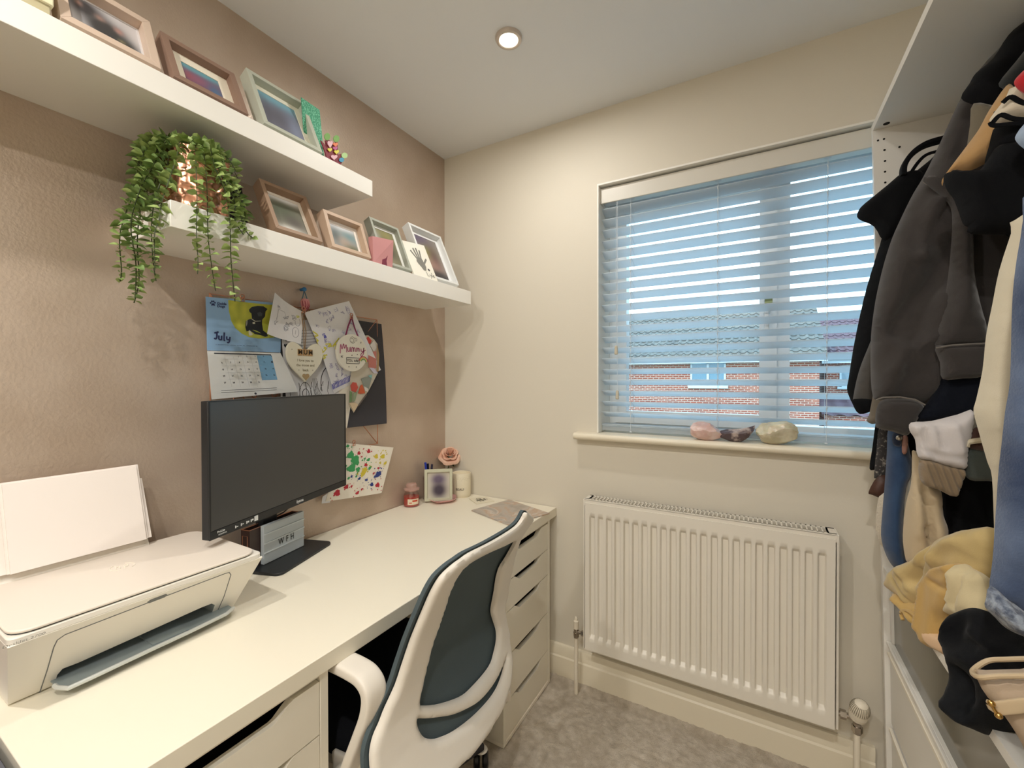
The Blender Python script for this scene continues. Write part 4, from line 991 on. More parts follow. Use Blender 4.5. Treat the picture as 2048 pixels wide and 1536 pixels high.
for k in range(4): S.ribbon(m, [(.50+.02*k, .30), (.49+.025*k, .16), (.52+.02*k, .02)], .0014)
build('outline_print', m, mat('black_ink', '#23252B', .6), cp_, smooth=0, fix=False)
# calendar: picture leaf and date leaf
cal = thing('wall_calendar', 'July wall calendar with a black puppy photo, clipped to the wire grid', 'calendar')
top_s = Sheet(*onx(.024, (414.5, 701), (561, 705), (563.5, 607), (411.5, 593.5)), bulge=lambda a, b: .004*math.sin(math.pi*a), th=.001)
bot_s = Sheet(*onx(.030, (423.5, 799), (592, 784), (561, 706), (414.5, 702)), bulge=lambda a, b: .010*math.sin(math.pi*(1-b)*.5)*a*a+.003*math.sin(math.pi*a), th=.001)
top_s.c[0][0] = top_s.c[1][0] = .028; bot_s.c[2][0] = bot_s.c[3][0] = .0275; bot_s.c[0][0] = .045; bot_s.c[1][0] = .038
# keep the surveyed pixels after moving the corners off the wall
for S_, pxs in ((top_s, ((414.5, 701), (561, 705), (563.5, 607), (411.5, 593.5))), (bot_s, ((423.5, 799), (592, 784), (561, 706), (414.5, 702)))):
    S_.c = [at(u, v, 0, c[0]) for (u, v), c in zip(pxs, S_.c)]
    n = np.cross(S_.c[1]-S_.c[0], S_.c[3]-S_.c[0]); S_.n = n/np.linalg.norm(n); S_.w = np.linalg.norm(S_.c[1]-S_.c[0]); S_.h = np.linalg.norm(S_.c[3]-S_.c[0])
leaf1 = build('picture_leaf', top_s.body(), mat('calendar_blue', '#86AAD0', .55), cal, smooth=50)
leaf2 = build('date_leaf', bot_s.body(), mat('calendar_white', '#D6D9DA', .6), cal, smooth=50)
navy = mat('navy_ink', '#28305C', .6)
# photo area: quarter-oval with a puppy
cols = []; m = MB()
Z1 = lambda x, y: (x, y)
def t_uv(u, v, S_=top_s):   # crop pixel (zoom 400,580 x10.24) -> sheet coordinates by bilinear inverse
    U, V = 400+u/10.24, 580+v/10.24
    a = b = .5
    for _ in range(12):
        p = S_.P(a, b); d = p-CAM; pu = 1024+FPX*(d@CR)/(d@CF); pv = 768-FPX*(d@CU)/(d@CF)
        h = 1e-3; o = []
        for da, db in ((h, 0), (0, h)):
            q_ = S_.P(a+da, b+db)-CAM; o.append(((1024+FPX*(q_@CR)/(q_@CF)-pu)/h, (768-FPX*(q_@CU)/(q_@CF)-pv)/h))
        J = np.array(o).T; s_ = np.linalg.solve(J, (U-pu, V-pv)); a += s_[0]; b += s_[1]
    return (a, b)
def clampb(p): return (min(.997, max(.003, p[0])), min(.992, max(.004, p[1])))
yel = [clampb(t_uv(*q)) for q in [(575, 205), (590, 430), (640, 640), (720, 780), (850, 890), (1000, 965), (1200, 995), (1420, 985), (1620, 955), (1645, 600), (1650, 300), (1400, 300), (1000, 260)]]
reg = region(yel, step=.03)
m.add([top_s.P(p[0], p[1], .0004) for p in reg[0]], reg[1]); o = build('puppy_photo', m, vcol_mat('calendar_photo', .5), leaf1, smooth=0, fix=False)
rdn = lambda p, q: .5+.5*noise.noise(Vector((p*14, q*9, 1)))
colour(o, [srgb(mixc(mixc((196, 196, 74), (150, 158, 58), rdn(*p)), (128, 140, 70), max(0, .45-p[1])*1.1)) for p in reg[0]])
for c in o.data.color_attributes['Col'].data: pass
def crop_poly(m, S_, pts, off=.0008, f=None): S_.poly(m, [clampb((f or t_uv)(*q)) for q in pts], off)
m = MB(); crop_poly(m, top_s, [(1000, 400), (1060, 345), (1180, 325), (1300, 335), (1380, 390), (1340, 440), (1330, 540), (1270, 610), (1270, 700), (1290, 830), (1370, 890), (1390, 945), (1330, 960), (1240, 925), (1120, 905), (1080, 870), (1010, 830), (950, 850), (925, 760), (935, 640), (1000, 600), (1060, 590), (1050, 480), (1010, 450)])
build('puppy', m, mat('puppy_black', '#23262B', .5), leaf1, smooth=0, fix=False)
m = MB(); crop_poly(m, top_s, [(990, 850), (1010, 820), (1060, 880), (1080, 910), (1040, 935), (1000, 930)], .0012); crop_poly(m, top_s, [(1070, 660), (1120, 655), (1125, 695), (1075, 695)], .0012); crop_poly(m, top_s, [(1055, 585), (1130, 635), (1240, 630), (1240, 640), (1125, 648), (1050, 600)], .0012); crop_poly(m, top_s, [(950, 620), (965, 615), (960, 700), (945, 750)], .0012)
build('puppy_markings', m, mat('puppy_cream', '#C4C3AE', .5), leaf1, smooth=0, fix=False)
m = MB(); crop_poly(m, top_s, [(1165, 470), (1230, 450), (1275, 480), (1260, 540), (1190, 540)], .0012); build('muzzle', m, mat('muzzle_grey', '#44484C', .5), leaf1, smooth=0, fix=False)
m = MB()
for st_ in ([(290, 880), (370, 865), (345, 870), (340, 960), (320, 1000), (285, 985)], [(385, 930), (385, 1000), (410, 1020), (435, 1005), (440, 935), (440, 1010), (455, 1020)], [(495, 870), (490, 1020), (505, 1030)], [(545, 950), (550, 1010), (600, 1010), (610, 960), (600, 1050), (575, 1080), (555, 1065)]):
    top_s.ribbon(m, catmull([clampb(t_uv(*q)) for q in st_], 4), .0042, .0008)
crop_poly(m, top_s, [(225, 320), (235, 285), (265, 270), (295, 285), (305, 325), (265, 315)])
for cx, cy in ((215, 265), (240, 232), (275, 232), (303, 262)):
    a, b = clampb(t_uv(cx, cy)); top_s.blob(m, a, b, .0022, 8, 0, 1, .0008)
a, b = clampb(t_uv(345, 275)); top_s.text(m, 'Guide', a, b, .0095, .03, .0008, 'LEFT'); a, b = clampb(t_uv(345, 330)); top_s.text(m, 'Dogs', a, b, .0095, .03, .0008, 'LEFT')
for k in range(46):
    a = .10+.0118*k
    if random.Random(k).random() > .18: top_s.ribbon(m, [(a, .115-.006*k/46), (a+.008, .115-.006*k/46)], .0011, .0007)
build('printed_text', m, navy, leaf1, smooth=0, fix=False)
bu = lambda x, y: clampb(t_uv(x, y+1126.4, bot_s))
m = MB(); bot_s.ribbon(m, [bu(285+x*116.5, 170+x*3.2) for x in range(11)], .0034, .0008)
for r_, yv in enumerate((230, 350, 490, 620, 760)):
    for c_, xv in enumerate((440, 620, 800, 970, 1140, 1310, 1470)):
        nday = r_*7+c_-1
        if 1 <= nday <= 31:
            a, b = bu(xv+30*r_*.7-15, yv+(5-c_)*3); bot_s.text(m, str(nday), a, b, .0062, .02, .0009)
for yv in (935, 975): bot_s.ribbon(m, [bu(430, yv), bu(720, yv-15), bu(1100, yv-32), bu(1570, yv-58)], .0010, .0008)
a, b = bu(1135, 995); bot_s.blob(m, a, b, .0034, 12, 0, 1, .0008); a, b = bu(1468, 350); bot_s.blob(m, a, b, .0030, 12, 0, 1, .0012)
build('printed_dates', m, mat('calendar_ink', '#3A3F4C', .6), leaf2, smooth=0, fix=False)
m = MB(); L_ = []
for r0, r1 in ((0, 1),):
    bot_s.poly(m, [bu(1160, 212), bu(1270, 722), bu(1585, 712), bu(1465, 215)][::1], .0005)
build('weekend_band', m, mat('weekend_blue', '#74A4CA', .6), leaf2, smooth=0, fix=False)
m = MB()
for yv, o_ in ((290, 0), (430, 0), (570, 0), (700, 0)): bot_s.ribbon(m, [bu(400+.25*yv, yv), bu(1180+.2*yv, yv-5)], .0005, .0006)
for xv in (520, 700, 880, 1050): bot_s.ribbon(m, [bu(xv-20, 240), bu(xv+130, 860)], .0005, .0006)
build('grid_lines', m, mat('grid_grey', '#AEB3B8', .6), leaf2, smooth=0, fix=False)
# copper pegs
def peg(u, v, label, x=.032):
    p = at(u, v, 0, x); t = thing('copper_clip', label, 'clip', group=None)
    build('clip_jaw', MB().tube([(x, p[1]-.006, p[2]-.006), (x+.004, p[1], p[2]+.006), (x, p[1]+.006, p[2]-.006), (x, p[1]-.006, p[2]-.006)], .0016, 6), cop, t)
    build('clip_loop', MB().tube([(x, p[1]+.006*math.cos(a), p[2]+.008+.006*math.sin(a)) for a in [i*.7 for i in range(10)]], .0015, 6), cop, t)
peg(485, 598, 'copper clip holding the top of the calendar'); peg(607, 622, 'copper clip between the two pencil drawings', .05); peg(703, 634, 'copper clip at the top of the plum ribbon', .05); peg(708, 888, 'copper clip holding the paint splattered paper')
# folded pencil drawing, left
S = Sheet(*onx(.045, (530, 668), (602, 688), (607, 624), (550, 585)), bulge=lambda a, b: -.012*math.sin(math.pi*a)+.012*(1-a)*(1-b), th=.0015)
d1 = sheet_thing('pencil_drawing', 'folded white sheet of pencil doodles overlapping the calendar', 'drawing', S, wp)
m = MB(); rd = random.Random(11)
def scribble(S, m, cx, cy, r, n, w, rd, k=1.0):
    pts = []; x, y = cx, cy
    for i in range(n): pts.append((cx+rd.uniform(-r, r)*k/S.w, cy+rd.uniform(-r, r)/S.h))
    S.ribbon(m, catmull([clampb(p) for p in pts], 4), w, .0006)
for cx, cy, r, n in ((.25, .75, .008, 8), (.22, .35, .008, 8), (.5, .6, .010, 12), (.6, .45, .010, 12), (.56, .30, .010, 12), (.75, .68, .010, 10), (.7, .5, .008, 8)): scribble(S, m, cx, cy, r, n, .0011, rd)
S.ribbon(m, arc(.83, .30, .09, .15, 0, 360, 16), .0014); S.ribbon(m, arc(.86, .62, .07, .12, 180, 420, 12), .0016); S.ribbon(m, [(.24, .72), (.22, .42)], .0012); S.ribbon(m, [(.83, .36), (.83, .24)], .0012); S.ribbon(m, [(.26, .70), (.45, .72), (.5, .64)], .001)
build('pencil_lines', m, mat('pencil_grey', '#8F93A0', .7), d1, smooth=0, fix=False, kind='stuff')
m = MB(); scribble(S, m, .86, .78, .005, 8, .002, rd); build('yellow_crayon', m, mat('crayon_yellow', '#C9CF6A', .7), d1, smooth=0, fix=False)
# long crayon drawing, middle
S = Sheet(*onx(.045, (668, 787), (762, 740), (698, 602), (609, 625)), bulge=lambda a, b: .010*math.sin(math.pi*b)*(1-a)-.008*math.sin(math.pi*a), th=.001)
S.c[2] = at(698, 602, 0, .055); S.c[0] = at(668, 787, 0, .03); S.c[1] = at(762, 740, 0, .03)
d2 = sheet_thing('crayon_drawing', 'long sheet of purple and yellow crayon scribbles in the middle', 'drawing', S, wp)
Zm = lambda x, y: clampb(t_uv((560-400+x/8.533)*10.24, (660-580+y/8.533)*10.24, S))
m = MB(); rd = random.Random(3)
for pts in (((560, 30), (640, 90), (570, 120), (650, 170), (585, 210), (640, 260)), ((600, 240), (650, 330), (640, 380), (720, 340), (700, 400), (780, 330), (740, 300)), ((650, 380), (720, 480), (700, 500), (770, 470), (740, 440), (800, 430)), ((940, 330), (960, 240), (900, 280), (1000, 150), (960, 200)), ((780, 250), (860, 240), (820, 290), (880, 270))):
    for r_ in range(3): S.ribbon(m, catmull([Zm(x+rd.uniform(-14, 14), y+rd.uniform(-14, 14)) for x, y in pts], 5), .0026, .0006)
build('yellow_crayon', m, mat('crayon_yellow2', '#D2CB4A', .7), d2, smooth=0, fix=False, kind='stuff')
m = MB()
for i in range(26):
    t = i/26; x_ = 885+610*t; y_ = 960-290*t
    S.ribbon(m, catmull([Zm(x_, y_+60), Zm(x_+2, y_-40), Zm(x_+20, y_+10), Zm(x_+12, y_+60), Zm(x_+26, y_+20)], 5), .0016, .0007)
scribble(S, m, *Zm(760, 110), .009, 14, .0018, rd)
build('blue_crayon', m, mat('crayon_blue', '#4A4FB8', .7), d2, smooth=0, fix=False, kind='stuff')
m = MB()
for i in range(60): a, b = rd.uniform(.06, .94), rd.uniform(.10, .97); scribble(S, m, a, b, .009, 9, .0009, rd)
build('pencil_lines', m, mat('lilac_pencil', '#8E8DB8', .7), d2, smooth=0, fix=False, kind='stuff')
# heart plaque with MUM tiles, hung on string
def heart(S_, cx, cy, s, n=40): return [(cx+s*1.0*math.sin(t)**3/S_.w, cy+s*(13*math.cos(t)-5*math.cos(2*t)-2*math.cos(3*t)-math.cos(4*t))/16/S_.h) for t in [2*math.pi*i/n for i in range(n)]]
HX = .052; hL = at(573, 733, 0, HX); hR = at(646, 728, 0, HX); hB = at(609, 764, 0, HX); hT = at(608, 704, 0, HX)
hc = np.array((HX, (hL[1]+hR[1])/2, 0)); hs_ = abs(hR[1]-hL[1])/2; zc_ = (hB[2]+hs_*17/16*.0); 
ph = thing('heart_plaque', 'cream wooden heart plaque with MUM tiles hanging on brown string', 'plaque')
Hh = hT[2]-hB[2]; kz = (Hh/ (hs_*(5/16+17/16)))  # lobe dip to point
def hpt(t, s=1, x=HX): return (x, hc[1]+hs_*s*math.copysign(abs(math.sin(t))**1.9, math.sin(t)), hB[2]+Hh*.77+ (hs_*s*kz*(13*math.cos(t)-5*math.cos(2*t)-2*math.cos(3*t)-math.cos(4*t))/16))
hp_s = [hpt(2*math.pi*i/48) for i in range(48)]
build('heart_board', MB().prism([np.array(p)-np.array((.009, 0, 0)) for p in hp_s], (.009, 0, 0)), mat('heart_cream', '#D9D6C6', .55), ph, smooth=40, bevel=.002)
zmid = hB[2]+Hh*.77
SH = Sheet((HX, hc[1]-hs_, zmid-hs_), (HX, hc[1]+hs_, zmid-hs_), (HX, hc[1]+hs_, zmid+hs_), (HX, hc[1]-hs_, zmid+hs_))
for k in range(3):
    a = .42+.14*(k-.5)+.0; m = MB(); q = [SH.P(a-.060+dx, .58+dy, .0003) for dx, dy in ((0, 0), (.118, 0), (.118, .16), (0, .16))]
    m.prism(q, SH.n*.0022); tl_ = build('letter_tile', m, mat('tile_wood', '#B08D5E', .5), ph, smooth=0)
    m = MB(); SH.text(m, 'MUM'[k], a-.001, .66, .020, .03, .0032); build('tile_letter', m, mat('tile_ink', '#3A2E22', .5), tl_, smooth=0, fix=False)
m = MB()
for k, s_ in enumerate(('I love you to', 'the moon and', 'back')): SH.text(m, s_, .5, .46-.12*k, .0115, .02, .0006)
for a, b in ((.14, .72), (.32, .22), (.70, .22)): SH.blob(m, a, b, .0018, 8, 0, 1)
build('lettering', m, mat('plaque_letter_grey', '#8A8570', .6), ph, smooth=0, fix=False)
m = MB(); m.prism([SH.P(*p, .0003) for p in heart(SH, .5, .06, .012, 24)], SH.n*.003); build('small_heart', m, mat('tile_heart', '#A58E68', .4), ph, smooth=0)
tp = hpt(0); hk = at(606, 625, 0, .05)
for dy in (-.004, .004): build('string', MB().tube([(.046, tp[1]+dy*.2, tp[2]-.004), (.05, tp[1]+dy, (tp[2]+hk[2])/2), (.046, hk[1]+dy*.6, hk[2])], .0015, 6), mat('brown_string', '#8D7458', .7), ph)
# blue pin with pink beaded charm
pn = at(606, 579, 0, .012); ch_ = thing('wall_charm', 'blue push pin with a cord and pink beaded charm', 'charm')
build('pin', MB().cyl((.001, pn[1], pn[2]), (.016, pn[1], pn[2]), .005, 12).sphere((.019, pn[1], pn[2]), .0075, 14), mat('pin_blue', '#2F6FA8', .35), ch_)
bd = at(609, 608, 0, .024)
for dy in (-.010, .012): build('cord', MB().tube([(.018, pn[1], pn[2]-.004), (.020, pn[1]+dy*.6, (pn[2]+bd[2])/2), (.024, bd[1]+dy, bd[2]+.012)], .0016, 6), mat('charm_cord', '#4E7183', .6), ch_)
m = MB().lathe([(0, -.026), (.006, -.020), (.013, -.006), (.015, .006), (.011, .016), (0, .018)], (.026, bd[1]+.001, bd[2]), 18); build('charm', m, mat('charm_pink', '#CF8E93', .5), ch_)
m = MB()
for k in range(5): a = .6*k-1.2; m.tube([(.026+.0135*math.cos(a), bd[1]+.0135*math.sin(a), bd[2]+.008), (.026+.0145*math.cos(a+.2), bd[1]+.0145*math.sin(a+.2), bd[2]-.006), (.026+.009*math.cos(a), bd[1]+.009*math.sin(a), bd[2]-.018)], .0014, 5)
build('charm_stripe', m, mat('charm_red', '#9C3D4C', .5), ch_)
# round Mummy plaque on a plum ribbon
RX = .060; rC = at(705, 705.5, 0, RX); rL = at(672.5, 705, 0, RX); rTp = at(703, 668, 0, RX); ry = abs(rC[1]-rL[1])*.97; rz = abs(rTp[2]-rC[2])
rp2 = thing('round_plaque', 'round cream plaque reading Mummy with a small rainbow, on plum ribbon', 'plaque')
circ = [(RX, rC[1]+ry*math.cos(2*math.pi*i/48), rC[2]+rz*math.sin(2*math.pi*i/48)) for i in range(48)]
build('disc', MB().prism([np.array(p)-np.array((.009, 0, 0)) for p in circ], (.009, 0, 0)), [mat('plaque_cream', '#DEDBD0', .55)], rp2, smooth=40, bevel=.001)
SR = Sheet((RX, rC[1]-ry, rC[2]-rz), (RX, rC[1]+ry, rC[2]-rz), (RX, rC[1]+ry, rC[2]+rz), (RX, rC[1]-ry, rC[2]+rz))
def pr_(nm, col, L_, w): 
    m = MB()
    for s_ in L_: SR.ribbon(m, catmull(s_, 5), w, .0007)
    build(nm, m, mat(nm+'_ink', col, .5), rp2, smooth=0, fix=False)
pr_('mummy_script', '#A2466E', [[(.10, .46), (.12, .70), (.16, .58), (.21, .72), (.24, .60), (.29, .70), (.31, .50)], [(.34, .64), (.35, .54), (.40, .54), (.42, .65), (.43, .52)], [(.47, .52), (.48, .64), (.52, .62), (.53, .53), (.54, .63), (.58, .62), (.59, .53)], [(.62, .53), (.63, .63), (.67, .62), (.68, .54), (.69, .63), (.73, .61), (.74, .54)], [(.78, .63), (.80, .55), (.86, .56), (.88, .65), (.87, .50), (.80, .42), (.78, .47), (.94, .60)]], .0032)
pr_('doodle', '#5D5A58', [arc(.50, .84, .085, .085, 0, 360, 16), arc(.49, .83, .05, .05, 200, 500, 12), arc(.61, .86, .035, .04, -90, 150, 8), [(.76, .78), (.80, .80)], [(.78, .76), (.78, .82)], [(.12, .40), (.19, .36)], [(.15, .42), (.16, .34)], [(.12, .36), (.19, .41)]], .0014)
m = MB(); 
for s_ in ([(.30, .21), (.72, .21)], [(.72, .21), (.74, .36)], [(.72, .365), (.30, .36)], [(.30, .365), (.30, .205)]): SR.ribbon(m, s_, .0022, .0007)
SR.text(m, 'YOU ARE', .51, .285, .0125, .03, .0008)
for a, b in ((.38, .12), (.62, .12), (.66, .46), (.48, .43)): SR.blob(m, a, b, .0022, 8, .2, 2)
build('box_lettering', m, mat('plaque_ink2', '#55524E', .5), rp2, smooth=0, fix=False)
for k, col in enumerate(('#B4434A', '#CFC05A', '#6E9A62')):
    m = MB(); SR.ribbon(m, arc(.86, .26, .15-.035*k, .15-.035*k, 5, 165, 12), .0036, .0012+.0002*k); build('rainbow_band', m, mat('rainbow'+col, col, .5), rp2, smooth=0, fix=False)
ap = at(704, 634, 0, .05)
for sg_ in (-1, 1): build('ribbon', MB().sweep([(.058, rC[1]+sg_*ry*.42-.0, rC[2]+rz*.86), (.05, (rC[1]+sg_*ry*.42+ap[1])/2, (rC[2]+rz*.86+ap[2])/2), (.048, ap[1], ap[2])], (0, 1, 0), .006, .0012), mat('plum_ribbon', '#7A1F50', .5), rp2)
# paper cone bouquet craft on the black card
P8 = lambda x, y: (560+x/8.533, 660+y/8.533)
X2 = .030
def onw(x, pts): return [tuple(at(*P8(*q), 0, x)) for q in pts]
cone = thing('paper_bouquet', 'collage cut paper bouquet in red, green and white on black card', 'craft')
def cut(nm, pts, col, x, th=.0015): build(nm, MB().prism(onw(x, pts), (th, 0, 0)), mat('cut'+col, col, .65), cone, smooth=0)
cut('backing_fan', [(1255, 1410), (1165, 1260), (1190, 900), (1230, 500), (1380, 100), (1500, 90), (1600, 160), (1660, 240), (1685, 520), (1660, 740), (1580, 900), (1500, 1050), (1370, 1220)], '#C9C2B4', X2)
cut('fan_edge', [(1655, 240), (1690, 420), (1680, 700), (1655, 720)], '#A98B66', X2+.003)
cut('red_petal', [(1460, 170), (1500, 110), (1560, 180), (1540, 230), (1500, 240)], '#C0473F', X2+.004)
cut('red_petal', [(1500, 380), (1640, 360), (1640, 650), (1600, 660), (1510, 640)], '#C07A72', X2+.003)
cut('pale_petal', [(1530, 260), (1600, 180), (1640, 300), (1600, 370)], '#D6D2CE', X2+.005)
cut('pale_petal', [(1520, 640), (1600, 650), (1670, 740), (1600, 740)], '#C9C6DA', X2+.006)
cut('red_flower', [(1200, 950), (1240, 890), (1300, 900), (1330, 980), (1290, 1060), (1220, 1040)], '#C2564A', X2+.004)
cut('orange_flower', [(1330, 1080), (1370, 950), (1400, 930), (1430, 1010), (1450, 1080), (1370, 1090)], '#C8603C', X2+.004)
cut('green_leaf', [(1190, 1040), (1230, 1060), (1225, 1220), (1180, 1240)], '#6F8A62', X2+.005); cut('green_leaf', [(1250, 1080), (1320, 1050), (1280, 1200), (1240, 1230)], '#8FA083', X2+.004)
cut('grey_leaf', [(1380, 830), (1520, 790), (1560, 830), (1500, 1050), (1430, 960)], '#8E9690', X2+.004); cut('teal_leaf', [(1500, 780), (1570, 760), (1560, 830)], '#7FB0B4', X2+.006)
cut('white_petal', [(1430, 960), (1500, 1000), (1500, 1055), (1450, 1040)], '#D9D7D6', X2+.006); cut('cream_tip', [(1180, 1250), (1290, 1240), (1330, 1280), (1260, 1400)], '#CBB79A', X2+.004)
cut('dark_strip', [(1310, 1310), (1470, 1090), (1480, 1110), (1340, 1300)], '#6A5F58', X2+.004)
# paint-splattered paper under the grid
S = Sheet(*onx(.02, (651, 1003), (763, 986), (787, 895), (688, 886)), bulge=lambda a, b: .004*math.sin(math.pi*a), th=.001)
S.c[1] = at(763, 986, 0, .03); S.c[2] = at(787, 895, 0, .035)
sp_ = sheet_thing('splatter_painting', 'white paper with red, green, yellow and blue paint splashes', 'painting', S, wp2)
build('paper_fold', MB().prism([tuple(at(u, v, 0, .018)) for u, v in ((643, 1007), (660, 1005), (658, 985), (645, 993))], (.001, 0, 0)), wp, sp_, smooth=0)
S5 = lambda x, y: clampb(t_uv((380-400+x/3.841)*10.24, (780-580+y/3.841)*10.24, S))
rd = random.Random(8)
def splat(nm, col, L_):
    m = MB()
    for k, (x, y, r) in enumerate(L_):
        a, b = S5(x, y); r *= 1.25; S.blob(m, a, b, r, 14, .28, k+len(nm), .0006+.00005*k)
        for _ in range(7): S.blob(m, *clampb((a+rd.uniform(-2.6, 2.6)*r/S.w, b+rd.uniform(-2.6, 2.6)*r/S.h)), r*rd.uniform(.1, .35), 8, .2, k, .0006)
    build(nm, m, mat('paint'+col, col, .45), sp_, smooth=0, fix=False, kind='stuff')
splat('green_paint', '#3E9A5E', [(1235, 500, .012), (1270, 540, .015), (1240, 600, .014), (1370, 535, .006), (1380, 600, .006), (1210, 430, .005), (1290, 610, .008)])
splat('yellow_paint', '#CFBE3E', [(1430, 510, .008), (1480, 510, .009), (1500, 560, .006), (1330, 640, .010), (1345, 610, .008), (1460, 560, .004)])
splat('red_paint', '#B5283A', [(1297, 485, .006), (1372, 470, .007), (1440, 730, .009), (1130, 790, .010), (1200, 745, .007), (1285, 790, .006), (1320, 762, .004), (1350, 575, .006), (1445, 600, .004), (1318, 512, .003), (1240, 740, .004), (1410, 640, .004)])
splat('blue_paint', '#2B3F84', [(1440, 650, .010), (1455, 640, .008), (1395, 725, .007), (1355, 690, .005), (1300, 680, .005), (1240, 665, .004), (1420, 665, .005)])
# ------------------------------------------------------------------ office chair
ch = thing('office_chair', 'white framed office chair with dark mesh back pushed up to the desk', 'chair')
cw_ = mat('chair_white', '#E0DAD0', .42); mesh_m = mat('chair_mesh', '#4E5A5F', .75, bump=(900, .5, .001), spec=.25); black_f = mat('seat_fabric', '#15171C', .9, bump=(500, .5, .001), spec=.2)
YC, HWc = -.835, .215
PZ = np.array([(.20, .86), (.30, .835), (.36, .80), (.42, .765), (.48, .735), (.54, .715), (.60, .707), (.70, .726), (.80, .764), (.86, .790), (.92, .815), (1.0, .86)])
def surf(y, z):
    zz = np.interp(z, PZ[:, 0], PZ[:, 1]); z1, z2 = np.interp(z-.03, PZ[:, 0], PZ[:, 1]), np.interp(z+.03, PZ[:, 0], PZ[:, 1])
    return (zz+z1+z2)/3+.010*(1-min(1.5, ((y-YC)/HWc)**2))
def onback(u, v):
    """first point where the sight line meets the back surface"""
    d = ray(u, v); t = .3; pv = None; best = (9, None)
    while t < 1.6:
        p = CAM+d*t; g_ = p[0]-surf(p[1], p[2])
        if abs(g_) < best[0]: best = (abs(g_), p)
        if g_ <= 0: break
        t += .004
    return (best[1][1], best[1][2])
K6 = lambda x, y: onback(600+x*.3619, 980+y*.3619)
outer = [K6(*q) for q in [(1255, 125), (1232, 165), (1200, 205), (1110, 265), (1030, 308), (950, 350), (900, 385), (850, 420), (790, 480), (740, 560), (690, 680), (640, 800), (590, 930), (540, 1080), (490, 1200), (455, 1290), (425, 1345), (405, 1420), (400, 1500), (420, 1600), (520, 1660), (700, 1650), (800, 1590), (880, 1530), (980, 1430), (1050, 1330), (1110, 1225), (1150, 1130), (1170, 1050), (1175, 960), (1163, 880), (1157, 810), (1150, 760), (1138, 710), (1130, 650), (1140, 580), (1165, 470), (1190, 350), (1222, 258), (1286, 166), (1278, 142)]]
h1 = [K6(*q) for q in [(1195, 282), (1130, 310), (1060, 340), (1000, 370), (950, 400), (910, 430), (870, 475), (845, 520), (825, 570), (800, 650), (770, 740), (740, 830), (710, 940), (685, 1050), (668, 1130), (662, 1190), (690, 1200), (760, 1195), (850, 1170), (910, 1140), (960, 1100), (1030, 1020), (1065, 960), (1085, 900), (1097, 830), (1092, 770), (1078, 720), (1066, 680), (1070, 640), (1085, 560), (1110, 440), (1150, 370)]]
h2 = [K6(*q) for q in [(645, 1262), (700, 1260), (800, 1250), (860, 1236), (920, 1210), (990, 1165), (1060, 1085), (1110, 1000), (1142, 915), (1135, 990), (1110, 1070), (1080, 1130), (1030, 1195), (960, 1270), (870, 1340), (800, 1372), (740, 1385), (690, 1370), (658, 1330), (645, 1290)]]
sm_ = lambda L: [tuple(q) for q in catmull(L, 3, True)]
outer, h1, h2 = sm_(outer), sm_(h1), sm_(h2)
reg = region(outer, (h1, h2), .008); D = reg[3]
def rnd(d, r=.012): return math.sqrt(max(0, 1-(1-min(d/r, 1))**2))
fr = MB(); shell(fr, reg, lambda i, p: (surf(*p)+.001+.006*rnd(D[i]), p[0], p[1]), lambda i, p: (surf(*p)-.009, p[0], p[1]))
build('back_frame', fr, cw_, ch, smooth=60)
# mesh panel stretched on the front of the frame, its rim showing past the frame
cy = sum(p[0] for p in outer)/len(outer); cz = .65
mo_ = [(p[0]+(-.010 if p[0] < YC else .002), p[1]+(.004 if p[1] > .75 else 0)) for p in outer if p[1] > .40]
reg2 = region(mo_, (), .014); D2 = reg2[3]
ms = MB(); shell(ms, reg2, lambda i, p: (surf(*p)-.012-.004*min(1, D2[i]/.05), p[0], p[1]), lambda i, p: (surf(*p)-.022, p[0], p[1]))
build('mesh_back', ms, mesh_m, ch, smooth=60)
# seat
st = MB()
def seat_loop(z, g):
    return [(.455+(.235+g)*(abs(math.cos(t))**.55)*math.copysign(1, math.cos(t)), YC+(.225+g)*(abs(math.sin(t))**.55)*math.copysign(1, math.sin(t)), z) for t in [2*math.pi*i/48 for i in range(48)]]
def loft(m, loops):
    n = len(loops[0]); V = [p for l in loops for p in l]
    m.add(V, [(k*n+i, k*n+(i+1) % n, (k+1)*n+(i+1) % n, (k+1)*n+i) for k in range(len(loops)-1) for i in range(n)]+[tuple(range(n))[::-1], tuple((len(loops)-1)*n+i for i in range(n))]); return m
loft(st, [seat_loop(.415, -.03), seat_loop(.425, 0), seat_loop(.455, .006), seat_loop(.472, -.01), seat_loop(.478, -.05)])
build('seat', st, black_f, ch, smooth=60)
sp2 = MB(); loft(sp2, [seat_loop(.36, -.10), seat_loop(.375, -.03), seat_loop(.395, .006), seat_loop(.42, .012)])
build('seat_shell', sp2, cw_, ch, smooth=60)
bk = MB(); bk.sweep([(.45, YC, .365), (.60, YC, .350), (.70, YC, .355), (.765, YC, .40)], (0, 1, 0), [.16, .16, .14, .12], .03)
build('back_bracket', bk, cw_, ch, smooth=50)
